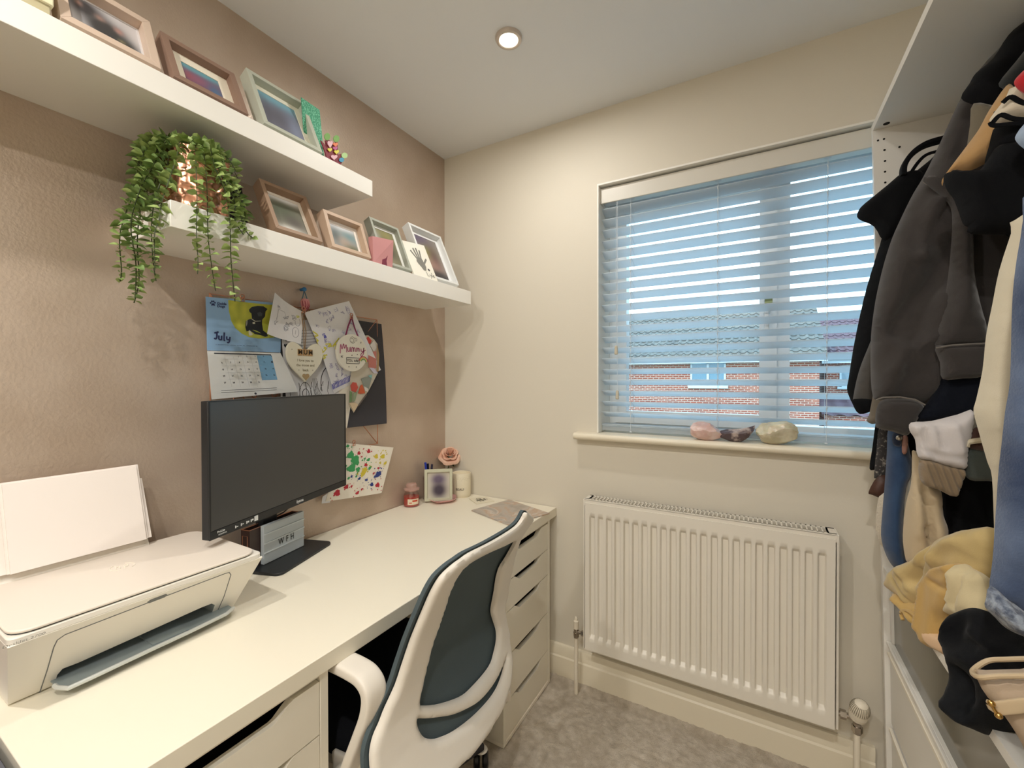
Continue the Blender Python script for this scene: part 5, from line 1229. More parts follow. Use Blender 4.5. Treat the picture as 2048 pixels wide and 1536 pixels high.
for s in (-1, 1):
    ya = YC+s*.248
    ar = MB().sweep(catmull([(.600, ya+s*-.004, .425), (.628, ya, .485), (.655, ya, .545), (.678, ya, .600), (.682, ya, .640), (.664, ya, .661), (.630, ya, .667), (.56, ya, .667), (.47, ya, .667), (.42, ya, .664)], 5), (0, 1, 0), .052, [.030]*1 and .026, 6)
    build('armrest', ar, cw_, ch, smooth=50)
    j = MB().lathe([(0, .026), (.030, .026), (.036, .020), (.038, 0), (.038, -.022)], (.600, ya+s*.0, .415), 32, (0, s, 0)); j.sweep([(.60, ya-s*.02, .41), (.60, ya-s*.06, .40), (.58, ya-s*.10, .385)], (1, 0, 0), [.07, .10, .14], .04)
    jo = build('arm_joint', j, cw_, ch, smooth=50)
    build('joint_cap', MB().lathe([(0, .0275), (.026, .0275), (.027, .026), (.029, .0255), (.029, .0262)], (.600, ya, .415), 32, (0, s, 0)), mat('joint_grey', '#B9AEA0', .45), jo)
    wing = MB().sweep(catmull([(.76, YC+s*.15, .40), (.73, YC+s*.20, .43), (.675, YC+s*.228, .445), (.62, YC+s*.236, .44), (.55, YC+s*.236, .43)], 5), (0, 0, 1), .05, .014)
    build('side_rim', wing, cw_, ch, smooth=50)
blkp = mat('black_nylon', '#141416', .35)
build('gas_lift', MB().cyl((.47, YC, .09), (.47, YC, .36), .025, 20).cyl((.47, YC, .09), (.47, YC, .22), .035, 20), blkp, ch)
bc = (.47, YC)
build('base_hub', MB().lathe([(.0, .05), (.045, .05), (.055, .075), (.05, .12), (0, .125)], (bc[0], bc[1], 0), 24), blkp, ch)
cst = at(962, 1508, 2, .045); a0_ = math.atan2(cst[1]-bc[1], cst[0]-bc[0]); rad_ = math.hypot(cst[1]-bc[1], cst[0]-bc[0])
for k in range(5):
    a = a0_+2*math.pi*k/5; dx, dy = math.cos(a), math.sin(a)
    e_ = (bc[0]+dx*rad_, bc[1]+dy*rad_)
    build('base_leg', MB().sweep([(bc[0]+dx*.03, bc[1]+dy*.03, .095), (bc[0]+dx*.16, bc[1]+dy*.16, .088), (e_[0], e_[1], .076)], (-dy, dx, 0), [.06, .045, .034], [.045, .032, .022]), mat('base_dark', '#2A2930', .4), ch, smooth=50)
    cs = MB(); h_ = a+.9; wx, wy = -math.sin(h_), math.cos(h_)
    o = build('caster', MB().cyl((e_[0], e_[1], .055), (e_[0], e_[1], .092), .007, 12).lathe([(0, -.004), (.018, -.003), (.022, .0), (.018, .004)], (e_[0], e_[1], .060), 16), cw_, ch)
    for s in (-1, 1):
        c_ = (e_[0]+wx*s*.014, e_[1]+wy*s*.014, .0285)
        build('wheel', MB().lathe([(0, -.009), (.020, -.010), (.0265, -.006), (.0275, 0), (.0265, .006), (.020, .010), (0, .009)], c_, 28, (wx, wy, 0)), blkp, o, smooth=40)
# ------------------------------------------------------------------ open wardrobe
wd = thing('open_wardrobe', 'white open wardrobe with drawers along the right, full of hanging clothes', 'wardrobe')
ww = mat('wardrobe_white', '#E6E4DE', .42)
def wx(z): return 1.634+(1.984-z)*.022          # the carcass leans a touch
def wbox(m, d0, d1, y0, y1, z0, z1):
    """d measured back from the leaning front edge"""
    V = [(wx(z)+d, y, z) for z in (z0, z1) for d, y in ((d0, y0), (d1, y0), (d1, y1), (d0, y1))]
    return m.add(V, [(0, 3, 2, 1), (4, 5, 6, 7), (0, 1, 5, 4), (1, 2, 6, 5), (2, 3, 7, 6), (3, 0, 4, 7)])
YW0, YW1 = -1.075, -.052; DP = .545
build('side_panel', wbox(MB(), 0, DP, YW1-.018, YW1, .0, 2.003), ww, wd, smooth=0)
build('side_panel', wbox(MB(), 0, DP, YW0, YW0+.018, .0, 2.003), ww, wd, smooth=0)
build('back_panel', wbox(MB(), DP-.006, DP, YW0+.018, YW1-.018, .0, 2.003), ww, wd, smooth=0)
build('top_panel', wbox(MB(), .0, DP-.006, YW0+.018, YW1-.018, 1.984, 2.003), ww, wd, smooth=0)
build('shelf', wbox(MB(), .002, DP-.006, YW0+.018, YW1-.018, .697, .716), ww, wd, smooth=0)
build('plinth', wbox(MB(), .012, DP-.006, YW0+.018, YW1-.018, .0, .055), ww, wd, smooth=0)
build('hanging_rail', MB().cyl((1.93, YW0+.018, 1.905), (1.93, YW1-.018, 1.905), .0125, 16), mat('rail_grey', '#8F9294', .35, metal=.7), wd)
hb = MB()
for u, v, r in ((1756, 281, .0028), (1768, 278, .0028), (1799, 294, .0028), (1769, 300, .0028), (1770, 322, .0028), (1770, 343.5, .0028), (1770.5, 365, .0028), (1771, 386, .0028)):
    p = at(u, v, 1, YW1-.0182); build('dowel_hole', MB().cyl(p, (p[0], p[1]-.0004, p[2]), r, 12), mat('hole_black', '#16140F', .9), wd, smooth=0)
p = at(1773, 247, 2, 1.9838); build('cam_lock', MB().cyl((p[0], p[1], p[2]), (p[0], p[1], p[2]-.001), .0075, 16), MATS['hole_black'], wd, smooth=0)
ya, yb = YW0+.021, YW1-.021
# top drawer with a smoked glass front in a white frame
d1_ = build('drawer', wbox(wbox(MB(), .014, .030, yb-.016, yb, .505, .690), .014, .030, ya, ya+.016, .505, .690), ww, wd, smooth=0)
m = wbox(MB(), .010, .032, ya, yb, .476, .503); wbox(m, .004, .012, ya, yb, .496, .503); build('drawer_rail', m, ww, d1_, smooth=0, bevel=.002)
gl2 = mat('smoked_glass', '#5C594D', .12, spec=.8)
build('glass_front', wbox(MB(), .020, .024, ya+.016, yb-.016, .503, .690), gl2, d1_, smooth=0)
m = wbox(MB(), .040, .045, ya+.01, yb-.01, .50, .66); build('drawer_box', m, mat('drawer_grey', '#A39F93', .6), d1_, smooth=0)
for (z0, z1) in ((.268, .470), (.062, .250)):
    d_ = build('drawer', wbox(MB(), .012, .030, ya, yb, z0, z1), ww, wd, smooth=0, bevel=.0015)
    build('drawer_rail', wbox(MB(), .006, .014, ya, yb, z1-.006, z1+.003), mat('drawer_edge', '#EFE9DA', .35), d_, smooth=0, bevel=.001)

# ------------------------------------------------------------------ cloth shapes
def cloth(name, parent, px, p0, n, T, m, roll=.035, folds=(), namp=.006, seed=0, step=.012, back=.8, rib=None, wr=(16, 4)):
    n = np.array(n, float); n = n/np.linalg.norm(n); p0 = np.array(p0, float); ez = np.array((0, 0, 1.)); ex = np.cross(ez, n); ex = ex/np.linalg.norm(ex)
    def pl2(u, v): d = atp(u, v, p0, n)-p0; return (d@ex, d@ez)
    out = [pl2(*q) for q in px]
    # rounded outline
    out = [tuple(q) for q in catmull(out, 3, True)]
    reg = region(out, (), step); D = reg[3]; V = np.array(reg[0]); disp = np.zeros(len(V))
    for pts, amp, wid in folds:
        L = catmull([pl2(*q) for q in pts], 5); dd = np.full(len(V), 9.)
        for a, b in zip(L[:-1], L[1:]):
            a = np.array(a); b = np.array(b); e = b-a; t = np.clip(((V-a)@e)/(e@e+1e-9), 0, 1); dd = np.minimum(dd, np.linalg.norm(V-a-t[:, None]*e, axis=1))
        disp += amp*np.exp(-(dd/wid)**2)
    def F(i, p):
        e = rnd(D[i], roll); w = noise.noise(Vector((p[0]*wr[0]+seed*7, p[1]*wr[1], seed)))+.4*noise.noise(Vector((p[0]*wr[0]*2.5, p[1]*wr[1]*2.5+seed, seed*3)))
        r = rib[0]*math.sin(2*math.pi*(p[0]*rib[2]+p[1]*rib[3])/rib[1]) if rib else 0
        return p0+ex*p[0]+ez*p[1]+n*(T*e+(disp[i]+namp*w+r)*min(1, D[i]/(roll*.6)))
    def B(i, p): return p0+ex*p[0]+ez*p[1]-n*(T*back*rnd(D[i], roll))
    mb = shell(MB(), reg, F, B); return build(name, mb, m, parent, smooth=180)
def fabric(name, col, var=None, rough=.95, sh=.3, b=(600, .35, .001)): return mat(name, col, rough, bump=b, sheen=sh, spec=.2, var=var)
char = fabric('charcoal_jersey', '#343130', ('#3D3938', 5, .3, .7)); blackc = fabric('black_cotton', '#0C0D10', sh=.03); navyc = fabric('navy_cotton', '#0C101A', sh=.05); cam_ = fabric('camel_cloth', '#B08C5E')
cream = fabric('cream_cotton', '#CBC2AC'); whitec = fabric('pale_lilac_cotton', '#C9C4C4'); jean = fabric('blue_denim', '#35435F', ('#62728F', 9, .35, .75), b=(300, .5, .002)); jean2 = fabric('mid_blue_denim', '#263A58', ('#354C6C', 12, .35, .7))
NV = (0, -1, 0)
def garment(name, label, cat, grp='clothes hanging in the wardrobe'): return thing(name, label, cat, group=grp)
YS_ = lambda y: (1.75, y, 1.3)
# 1 black hooded top, furthest back
g = garment('black_hoodie', 'black short sleeved top furthest back in the wardrobe, beside the window', 'clothing')
cloth('body', g, [(1763, 478), (1750, 520), (1732, 580), (1719, 635), (1706, 700), (1697, 758), (1694, 775), (1697, 790), (1712, 812), (1760, 812), (1850, 780), (2010, 760), (2080, 500), (2100, 280), (2000, 230), (1920, 262), (1860, 320), (1800, 370), (1775, 420)], YS_(-.165), NV, .030, blackc, folds=[([(1775, 480), (1745, 620), (1720, 740)], .010, .010), ([(1760, 500), (1735, 620), (1712, 700)], -.008, .006)], seed=1)
cloth('sleeve', g, [(1748, 392), (1722, 414), (1714, 430), (1720, 440), (1748, 453), (1766, 480), (1790, 470), (1830, 400), (1850, 345), (1808, 345), (1775, 370)], YS_(-.185), NV, .022, blackc, roll=.02, seed=2)
strap = [at(u, v, 1, -.20) for u, v in ((1806, 352), (1808, 332), (1824, 308), (1850, 290), (1886, 279))]
build('hood_strap', MB().sweep([tuple(q) for q in catmull(strap, 5)], (0, 1, 0), .03, .012), blackc, g, smooth=60)
strap = [at(u, v, 1, -.195) for u, v in ((1818, 352), (1836, 325), (1856, 308), (1890, 300))]
build('drawcord', MB().tube([tuple(q) for q in catmull(strap, 5)], .004, 8), blackc, g, smooth=60)
# 2 grey top behind the sweatshirt
g = garment('grey_shirt', 'dark grey top whose hem shows left of the charcoal sweatshirt', 'clothing')
cloth('body', g, [(1757, 640), (1741, 683), (1722, 730), (1712, 765), (1706, 798), (1706, 810), (1719, 827), (1744, 821), (1765, 812), (1950, 800), (2060, 700), (2060, 300), (1950, 300), (1850, 420), (1790, 540)], YS_(-.235), NV, .028, fabric('slate_jersey', '#45423F'), folds=[([(1742, 700), (1725, 780)], .008, .01)], seed=3)
cloth('hem', g, [(1708, 798), (1706, 810), (1719, 828), (1744, 822), (1762, 812), (1760, 800)], YS_(-.262), NV, .008, blackc, roll=.01, seed=4, step=.008)
g = garment('olive_jumper', 'greyish brown knit hem peeping below the dark tops', 'clothing')
cloth('body', g, [(1744, 800), (1738, 830), (1733, 841), (1744, 848), (1762, 845), (1800, 840), (1960, 830), (2050, 700), (2050, 400), (1900, 420), (1790, 640), (1760, 720)], YS_(-.285), NV, .018, fabric('olive_knit', '#6E675C'), seed=5)
# lower hanging things at the back
g = garment('brown_jacket', 'black jacket with brown leather edge hanging at the back by the sill', 'clothing')
cloth('body', g, [(1752, 840), (1744, 900), (1739, 937), (1750, 940), (1765, 938), (1900, 940), (1900, 800), (1760, 800)], YS_(-.12), NV, .018, blackc, seed=6)
cloth('speckled_edge', g, [(1760, 850), (1753, 900), (1748, 950), (1752, 957), (1772, 960), (1790, 950), (1790, 850)], YS_(-.15), NV, .012, fabric('speckled_tweed', '#3C3A3B', ('#9A948C', 160, .55, .7)), roll=.012, seed=7)
cloth('leather_edge', g, [(1756, 953), (1737, 984), (1745, 990), (1768, 998), (1785, 990), (1785, 955)], YS_(-.17), NV, .010, mat('brown_leather', '#4A2F25', .45), roll=.012, seed=8)
g = garment('fleece_trousers', 'cream fleece edge hanging just behind the blue jeans', 'trousers')
cloth('leg', g, [(1762, 990), (1755, 1005), (1751, 1050), (1755, 1075), (1764, 1092), (1790, 1100), (1790, 985)], YS_(-.20), NV, .012, fabric('cream_fleece', '#C8BFAE', b=(200, .8, .004)), roll=.012, seed=9)
g = garment('blue_jeans', 'mid blue jeans folded over a hanger below the sweatshirt hem', 'trousers')
cloth('leg', g, [(1778, 855), (1808, 858), (1820, 905), (1824, 925), (1822, 952), (1813, 975), (1808, 1020), (1807, 1070), (1812, 1110), (1818, 1128), (1806, 1142), (1797, 1141), (1782, 1128), (1769, 1102), (1762, 1070), (1765, 1020), (1770, 960), (1774, 900)], YS_(-.30), NV, .030, jean2, folds=[([(1785, 900), (1780, 1000), (1790, 1100)], .007, .010), ([(1806, 950), (1796, 1040), (1806, 1120)], .007, .008)], seed=10, step=.008)
cloth('waistband', g, [(1786, 866), (1806, 868), (1804, 884), (1800, 893), (1786, 888)], YS_(-.335), NV, .006, fabric('dark_denim', '#2B3449'), roll=.006, step=.005, seed=11)
p = at(1799, 876, 1, -.345); build('rivet', MB().lathe([(0, .003), (.004, .002), (.006, 0), (.0065, -.002)], p, 16, NV), mat('rivet_metal', '#B8B2A6', .3, metal=1), g)
cloth('leather_patch', g, [(1806, 872), (1816, 874), (1814, 905), (1804, 905)], YS_(-.338), NV, .005, mat('brown_patch', '#9C7468', .5), roll=.006, step=.005, seed=12)
g = garment('beige_trousers', 'beige trousers hanging right of the mid blue jeans', 'trousers')
cloth('leg', g, [(1826, 900), (1850, 920), (1862, 968), (1883, 985), (1886, 1027), (1897, 1061), (1889, 1088), (1850, 1118), (1817, 1128), (1807, 1095), (1806, 1058), (1812, 1006), (1822, 967), (1824, 920)], YS_(-.355), NV, .032, fabric('beige_cotton', '#BBAA8E'), folds=[([(1832, 930), (1846, 1010), (1856, 1090)], -.022, .006), ([(1846, 1050), (1856, 1085), (1866, 1112)], -.014, .005), ([(1826, 960), (1824, 1060)], .008, .010), ([(1868, 990), (1876, 1060), (1862, 1100)], .010, .010)], seed=13, step=.008)
g = garment('black_trousers', 'black trousers in the shadow right of the beige trousers', 'trousers')
cloth('leg', g, [(1884, 960), (1930, 940), (1985, 930), (2060, 940), (2060, 1090), (1950, 1075), (1905, 1095), (1893, 1060), (1886, 1020)], YS_(-.32), NV, .030, blackc, folds=[([(1920, 970), (1950, 1060)], .008, .01)], seed=14)
g = garment('grey_trousers', 'dark teal grey trousers folded on a pale hanger', 'trousers')
cloth('leg', g, [(1932, 893), (1968, 900), (1984, 930), (2010, 962), (1975, 962), (1940, 960), (1928, 940)], YS_(-.43), NV, .014, fabric('teal_grey_wool', '#4E5552'), roll=.015, seed=15, step=.008)
build('hanger_bar', MB().tube([tuple(at(u, v, 1, -.45)) for u, v in ((1932, 893), (1936, 884), (1965, 880), (2000, 886), (2060, 890))], .006, 8), mat('pale_hanger', '#CBBFA5', .45), g)
cloth('brown_lining', g, [(1936, 880), (1950, 855), (1990, 860), (1990, 900), (1940, 897)], YS_(-.44), NV, .006, fabric('brown_lining', '#4C3630'), roll=.008, seed=16, step=.008)
# 3 charcoal sweatshirt
g = garment('charcoal_sweatshirt', 'large charcoal grey sweatshirt with ribbed hem and cuff hanging mid wardrobe', 'clothing')
cloth('body', g, [(1924, 193), (1900, 242), (1874, 299), (1846, 355), (1826, 388), (1805, 430), (1784, 477), (1768, 527), (1755, 581), (1748, 620), (1742, 672), (1741, 740), (1745, 790), (1756, 800), (1800, 798), (1847, 812), (1880, 800), (2100, 780), (2200, 500), (2200, 100), (2060, 60), (1975, 120)], YS_(-.36), NV, .040, char, roll=.05,
      folds=[([(1880, 402), (1856, 425), (1840, 460), (1833, 490), (1838, 520)], .016, .008), ([(1903, 490), (1850, 575), (1800, 630), (1780, 665)], -.022, .018), ([(1852, 511), (1820, 527)], .012, .004), ([(1872, 385), (1845, 440), (1822, 500)], -.010, .008), ([(1868, 672), (1835, 690), (1812, 700)], .012, .006), ([(1790, 520), (1765, 600), (1757, 690)], .012, .02), ([(1880, 600), (1840, 690), (1790, 740)], .012, .018), ([(1860, 420), (1890, 400), (1905, 400)], .010, .008), ([(1800, 700), (1775, 740), (1762, 790)], .010, .01), ([(1905, 230), (1880, 330), (1850, 440)], .012, .014), ([(1930, 240), (1900, 330)], -.010, .012), ([(1830, 640), (1810, 720), (1800, 790)], -.010, .010), ([(1870, 600), (1868, 700), (1850, 790)], .010, .010)], namp=.007, seed=17)
cloth('hem_band', g, [(1764, 800), (1800, 797), (1830, 801), (1848, 813), (1838, 835), (1824, 858), (1813, 871), (1784, 863), (1758, 857), (1751, 850), (1752, 822)], YS_(-.385), NV, .026, char, roll=.02, folds=[([(1768, 800), (1764, 850)], -.006, .006)], seed=18, step=.008, rib=(.0006, .004, 1, 0))
build('seam', MB().tube([tuple(at(u, v, 1, -.412)) for u, v in ((1752, 800), (1766, 795), (1800, 794), (1830, 799), (1850, 810))], .0018, 6), mat('seam_pale', '#6B6661', .8), g)
cloth('sleeve', g, [(1846, 362), (1870, 352), (1905, 378), (1935, 365), (1946, 455), (1949, 542), (1961, 607), (1974, 655), (1972, 690), (1920, 692), (1871, 694), (1875, 654), (1886, 607), (1894, 568), (1901, 506), (1904, 440), (1895, 405)], YS_(-.415), NV, .030, char, roll=.03, folds=[([(1920, 420), (1925, 520), (1915, 640)], .010, .010), ([(1900, 430), (1908, 520), (1892, 620)], -.008, .006), ([(1945, 560), (1950, 640)], -.006, .006)], seed=19)
cloth('cuff', g, [(1871, 692), (1920, 688), (1972, 686), (1972, 720), (1966, 752), (1925, 757), (1885, 758), (1880, 725)], YS_(-.425), NV, .024, char, roll=.018, seed=20, step=.008, rib=(.0006, .004, 1, 0))
build('seam', MB().tube([tuple(at(u, v, 1, -.450)) for u, v in ((1872, 696), (1900, 691), (1940, 688), (1971, 687))], .0018, 6), mat('seam_pale', '#6B6661', .8), g)
build('seam', MB().tube([tuple(at(u, v, 1, -.412)) for u, v in ((1846, 364), (1875, 378), (1902, 396), (1912, 420))], .0018, 6), mat('seam_pale', '#6B6661', .8), g)
g = garment('navy_shirt', 'navy top visible between charcoal cuff and pale sweatshirt hem', 'clothing')
cloth('body', g, [(1831, 838), (1850, 812), (1870, 780), (1885, 745), (1970, 740), (1966, 790), (1950, 832), (1915, 835), (1862, 846)], YS_(-.395), NV, .020, navyc, seed=21, roll=.02)
g = garment('pale_sweatshirt', 'pale lilac white sweatshirt hem with brown ribbed cuff below it', 'clothing')
cloth('body', g, [(1822, 845), (1819, 861), (1830, 879), (1836, 913), (1862, 923), (1927, 939), (1936, 905), (1948, 824), (1915, 829), (1862, 842)], YS_(-.43), NV, .026, whitec, roll=.025, folds=[([(1845, 860), (1850, 890), (1870, 915)], -.010, .008), ([(1900, 850), (1915, 900)], .008, .006), ([(1840, 900), (1880, 908), (1928, 918)], -.004, .004), ([(1870, 850), (1880, 890)], -.007, .005)], seed=22, step=.006)
g = garment('ribbed_jumper', 'brown ribbed knit cuff hanging under the pale sweatshirt', 'clothing')
cloth('cuff', g, [(1843, 917), (1838, 950), (1849, 970), (1878, 980), (1909, 993), (1922, 967), (1928, 938), (1890, 928)], YS_(-.425), NV, .022, fabric('brown_rib_knit', '#85745E'), roll=.010, seed=23, step=.0028, rib=(.0035, .0115, 1, .30), namp=.001)
# 4 upper tops
g = garment('black_jacket', 'black hooded jacket at the top right of the wardrobe', 'clothing')
cloth('hood', g, [(2200, -60), (2060, 35), (2017, 70), (1986, 117), (1952, 146), (1939, 167), (1922, 196), (1947, 210), (1980, 222), (2060, 250), (2200, 200)], YS_(-.435), NV, .035, blackc, folds=[([(1990, 140), (1960, 165), (1935, 190)], .010, .007), ([(1965, 150), (1950, 190)], -.008, .006)], seed=24)
cloth('collar', g, [(2120, 20), (2060, 88), (2030, 125), (1997, 167), (2012, 178), (2030, 176), (2120, 160)], YS_(-.485), NV, .022, fabric('greenish_black', '#26292A'), seed=25, roll=.02)
g = garment('taupe_shirt', 'taupe grey top between charcoal sweatshirt and camel sleeve', 'clothing')
cloth('body', g, [(1947, 207), (1940, 250), (1934, 292), (1930, 330), (1990, 320), (2060, 240), (2000, 215)], YS_(-.452), NV, .012, fabric('taupe_jersey', '#6E6758'), roll=.02, seed=26)
g = garment('camel_jacket', 'camel tan jacket edge showing behind the black t-shirt', 'clothing')
cloth('sleeve', g, [(2012, 172), (2027, 173), (2040, 200), (2040, 280), (1965, 330), (1935, 342), (1906, 340), (1888, 362), (1885, 372), (1884, 360), (1900, 336), (1934, 291), (1958, 258), (1978, 221)], YS_(-.50), NV, .024, cam_, roll=.02, seed=27, folds=[([(1930, 296), (1960, 286)], -.006, .005)])
g = garment('black_tshirt', 'black t-shirt with wide short sleeve in the upper wardrobe', 'clothing')
cloth('body', g, [(1995, 249), (2060, 238), (2200, 200), (2240, 600), (2060, 620), (2040, 500), (1980, 440), (1968, 345), (1978, 292)], YS_(-.535), NV, .030, blackc, seed=28)
cloth('sleeve', g, [(1908, 343), (1935, 341), (1958, 341), (1975, 320), (2000, 290), (2060, 290), (2110, 300), (2110, 470), (2050, 469), (1943, 468), (1936, 455), (1925, 446), (1909, 402), (1895, 382), (1887, 362), (1890, 348)], YS_(-.555), NV, .034, blackc, roll=.03, folds=[([(1944, 345), (1940, 400), (1950, 460)], .008, .01)], seed=29)
# 5 small bright things near the top
g = garment('striped_shirt', 'cream top with thin black stripes at the upper right edge', 'clothing')
cloth('sleeve', g, [(2032, 172), (2010, 198), (1982, 234), (1980, 243), (1990, 249), (2050, 243), (2140, 250), (2140, 180)], YS_(-.585), NV, .026, fabric('cream_jersey', '#CFC4B0'), roll=.02, seed=30, step=.008)
for pts in (((1984, 247), (2002, 230), (2030, 238), (2090, 240)), ((2006, 205), (2022, 194), (2048, 206), (2090, 206)), ((1981, 244), (1990, 251), (2040, 247), (2090, 250))):
    build('stripe', MB().sweep([tuple(q) for q in catmull([at(u, v, 1, -.613) for u, v in pts], 5)], (0, 0, 1), .007, .004), blackc, g, smooth=60)
g = garment('red_shirt', 'bright red fabric at the right edge above the striped top', 'clothing')
cloth('sleeve', g, [(2120, 100), (2060, 132), (2038, 150), (2028, 164), (2034, 176), (2060, 190), (2120, 200)], YS_(-.63), NV, .022, fabric('red_cotton', '#B5232B'), roll=.02, seed=31, step=.008)
g = garment('denim_shirt', 'pale washed denim edge at the right below the stripes', 'clothing')
cloth('sleeve', g, [(2120, 225), (2060, 240), (2033, 268), (2033, 284), (2060, 303), (2120, 310)], YS_(-.64), NV, .022, fabric('washed_denim', '#7C90AC', ('#A8B8CC', 20, .4, .7)), roll=.02, seed=32, step=.008)
# 6 cream trousers, 7 denim nearest
g = garment('cream_trousers', 'long cream trousers hanging beside the blue denim at the right', 'trousers')
cloth('leg', g, [(2030, 440), (2022, 467), (1998, 542), (1985, 607), (1972, 672), (1965, 740), (1952, 800), (1947, 822), (1957, 862), (1974, 922), (1984, 955), (1988, 1054), (1992, 1150), (2030, 1160), (2140, 1100), (2160, 440)], YS_(-.635), NV, .034, cream, roll=.035, folds=[([(2010, 560), (1995, 700), (1985, 850)], .008, .012)], seed=33)
g = garment('denim_jeans', 'blue washed denim jeans with raw hem, nearest garment at the right edge', 'trousers')
cloth('leg', g, [(2060, 380), (2046, 440), (2041, 475), (2033, 521), (2026, 581), (2023, 646), (2020, 760), (2010, 824), (2003, 889), (1997, 941), (1991, 1032), (1985, 1120), (1978, 1179), (1990, 1192), (2040, 1230), (2110, 1262), (2200, 1280), (2240, 800), (2220, 380)], YS_(-.80), NV, .030, jean, roll=.03, folds=[([(2030, 700), (2018, 900), (2010, 1100)], .006, .012)], seed=34)
cloth('hem', g, [(1979, 1172), (1972, 1196), (1970, 1214), (1990, 1235), (2012, 1256), (2048, 1273), (2110, 1292), (2200, 1300), (2200, 1266), (2110, 1250), (2040, 1215), (1995, 1180)], YS_(-.815), NV, .030, fabric('frayed_denim', '#4C5568', ('#98A2B0', 60, .42, .62), b=(200, 1, .004)), roll=.02, seed=35, step=.008)
# hangers for the long garments
for i, (yy, lab) in enumerate(((-.165, 'black plastic hanger of the furthest black top'), (-.36, 'black plastic hanger inside the charcoal sweatshirt'), (-.535, 'black plastic hanger inside the black t-shirt'), (-.80, 'black plastic hanger above the nearest denim jeans'))):
    h = thing('clothes_hanger', lab, 'hanger', group='hangers on the rail'); zt_ = 1.84 if i != 3 else 1.80
    build('hook', MB().tube([(1.93+.016*math.cos(a), yy, 1.906+.016*math.sin(a)) for a in [R(t) for t in range(200, -50, -25)]]+[(1.93, yy, 1.88), (1.93, yy, zt_)], .002, 6), MATS['rail_grey'], h)
    build('shoulders', MB().tube([(1.93-.20, yy, zt_-.085), (1.93-.10, yy, zt_-.03), (1.93, yy, zt_), (1.93+.10, yy, zt_-.03), (1.93+.20, yy, zt_-.085)], .006, 8), blkp, h)

# ------------------------------------------------------------------ things piled on the wardrobe shelf
pn_ = (-.96, -.27, 0); PP = lambda d=0: (1.715+pn_[0]*d, -.45+pn_[1]*d, .8)
yel_ = fabric('mustard_cloth', '#BBA46F', ('#C5B080', 8, .3, .7)); yel2 = fabric('ochre_cloth', '#C2A264'); 
g = thing('mustard_cloth', 'crumpled mustard yellow cloth heaped on the wardrobe shelf', 'clothing', group='folded clothes on the shelf')
cloth('heap', g, [(1792, 1165), (1798, 1142), (1817, 1128), (1855, 1112), (1870, 1095), (1901, 1077), (1930, 1063), (1946, 1058), (1988, 1056), (2010, 1100), (2000, 1170), (1950, 1180), (1910, 1190), (1880, 1210), (1863, 1236), (1852, 1232), (1830, 1208), (1800, 1186), (1793, 1176)], PP(), pn_, .045, yel_, roll=.045, folds=[([(1900, 1090), (1885, 1130), (1866, 1165)], -.026, .010), ([(1925, 1075), (1895, 1100), (1880, 1135)], .014, .010), ([(1810, 1145), (1835, 1170), (1858, 1205)], -.010, .006), ([(1830, 1135), (1850, 1150), (1862, 1180)], .010, .006), ([(1870, 1110), (1840, 1150), (1850, 1190)], .010, .02), ([(1960, 1080), (1930, 1100), (1920, 1125)], .014, .014)], namp=.008, seed=41, step=.007, wr=(20, 20))
cloth('fold', g, [(1797, 1183), (1830, 1198), (1862, 1218), (1863, 1240), (1858, 1262), (1842, 1252), (1825, 1235), (1810, 1213)], PP(.02), pn_, .028, yel2, roll=.02, folds=[([(1812, 1200), (1840, 1228), (1856, 1250)], .010, .008)], seed=42, step=.006)
tb = [atp(u, v, PP(.05), pn_) for u, v in ((1806, 1240), (1803, 1232), (1804, 1223), (1815, 1221), (1830, 1232), (1845, 1246), (1858, 1258))]
build('loop', MB().sweep([tuple(q) for q in catmull(tb, 5)], (0, 0, 1), [.006]*25+[.018]*6, .007) if len(catmull(tb, 5)) == 31 else MB().sweep([tuple(q) for q in catmull(tb, 5)], (0, 0, 1), .010, .007), yel2, g, smooth=60)
cloth('flap', g, [(1866, 1166), (1886, 1137), (1905, 1130), (1924, 1127), (1935, 1150), (1930, 1190), (1915, 1225), (1902, 1240), (1899, 1275), (1895, 1300), (1872, 1297), (1858, 1262), (1860, 1225), (1863, 1190)], PP(.045), pn_, .030, fabric('tan_cloth', '#BF9E62'), roll=.02, folds=[([(1870, 1170), (1866, 1230), (1866, 1260)], .010, .006), ([(1890, 1165), (1915, 1178), (1930, 1175)], -.008, .006), ([(1872, 1165), (1892, 1142), (1925, 1136)], .010, .006)], seed=43, step=.006)
g = thing('cream_cloth', 'pale cream twisted cloth between mustard heap and denim hem', 'clothing', group='folded clothes on the shelf')
cloth('heap', g, [(1924, 1128), (1946, 1140), (1964, 1155), (1972, 1180), (1990, 1215), (1990, 1250), (1912, 1232), (1918, 1200), (1925, 1175)], (1.70, -.55, .8), pn_, .035, fabric('pale_cream_cloth', '#CDBE98'), roll=.03, folds=[([(1950, 1150), (1952, 1180), (1945, 1215)], -.012, .006), ([(1935, 1150), (1932, 1200)], .008, .006)], seed=44, step=.006)
g = thing('peach_box', 'glossy peach coloured packet under the mustard cloth', 'box', group='folded clothes on the shelf')
cloth('packet', g, [(1856, 1264), (1868, 1262), (1900, 1276), (1922, 1292), (1924, 1318), (1912, 1318), (1885, 1306), (1866, 1290)], (1.685, -.56, .8), pn_, .016, mat('peach_gloss', '#DDBB98', .2), roll=.012, seed=45, step=.006)
bn = (-.80, -.60, 0)
g = thing('black_garment', 'crumpled black garment hanging over the edge of the wardrobe shelf', 'clothing', group='folded clothes on the shelf')
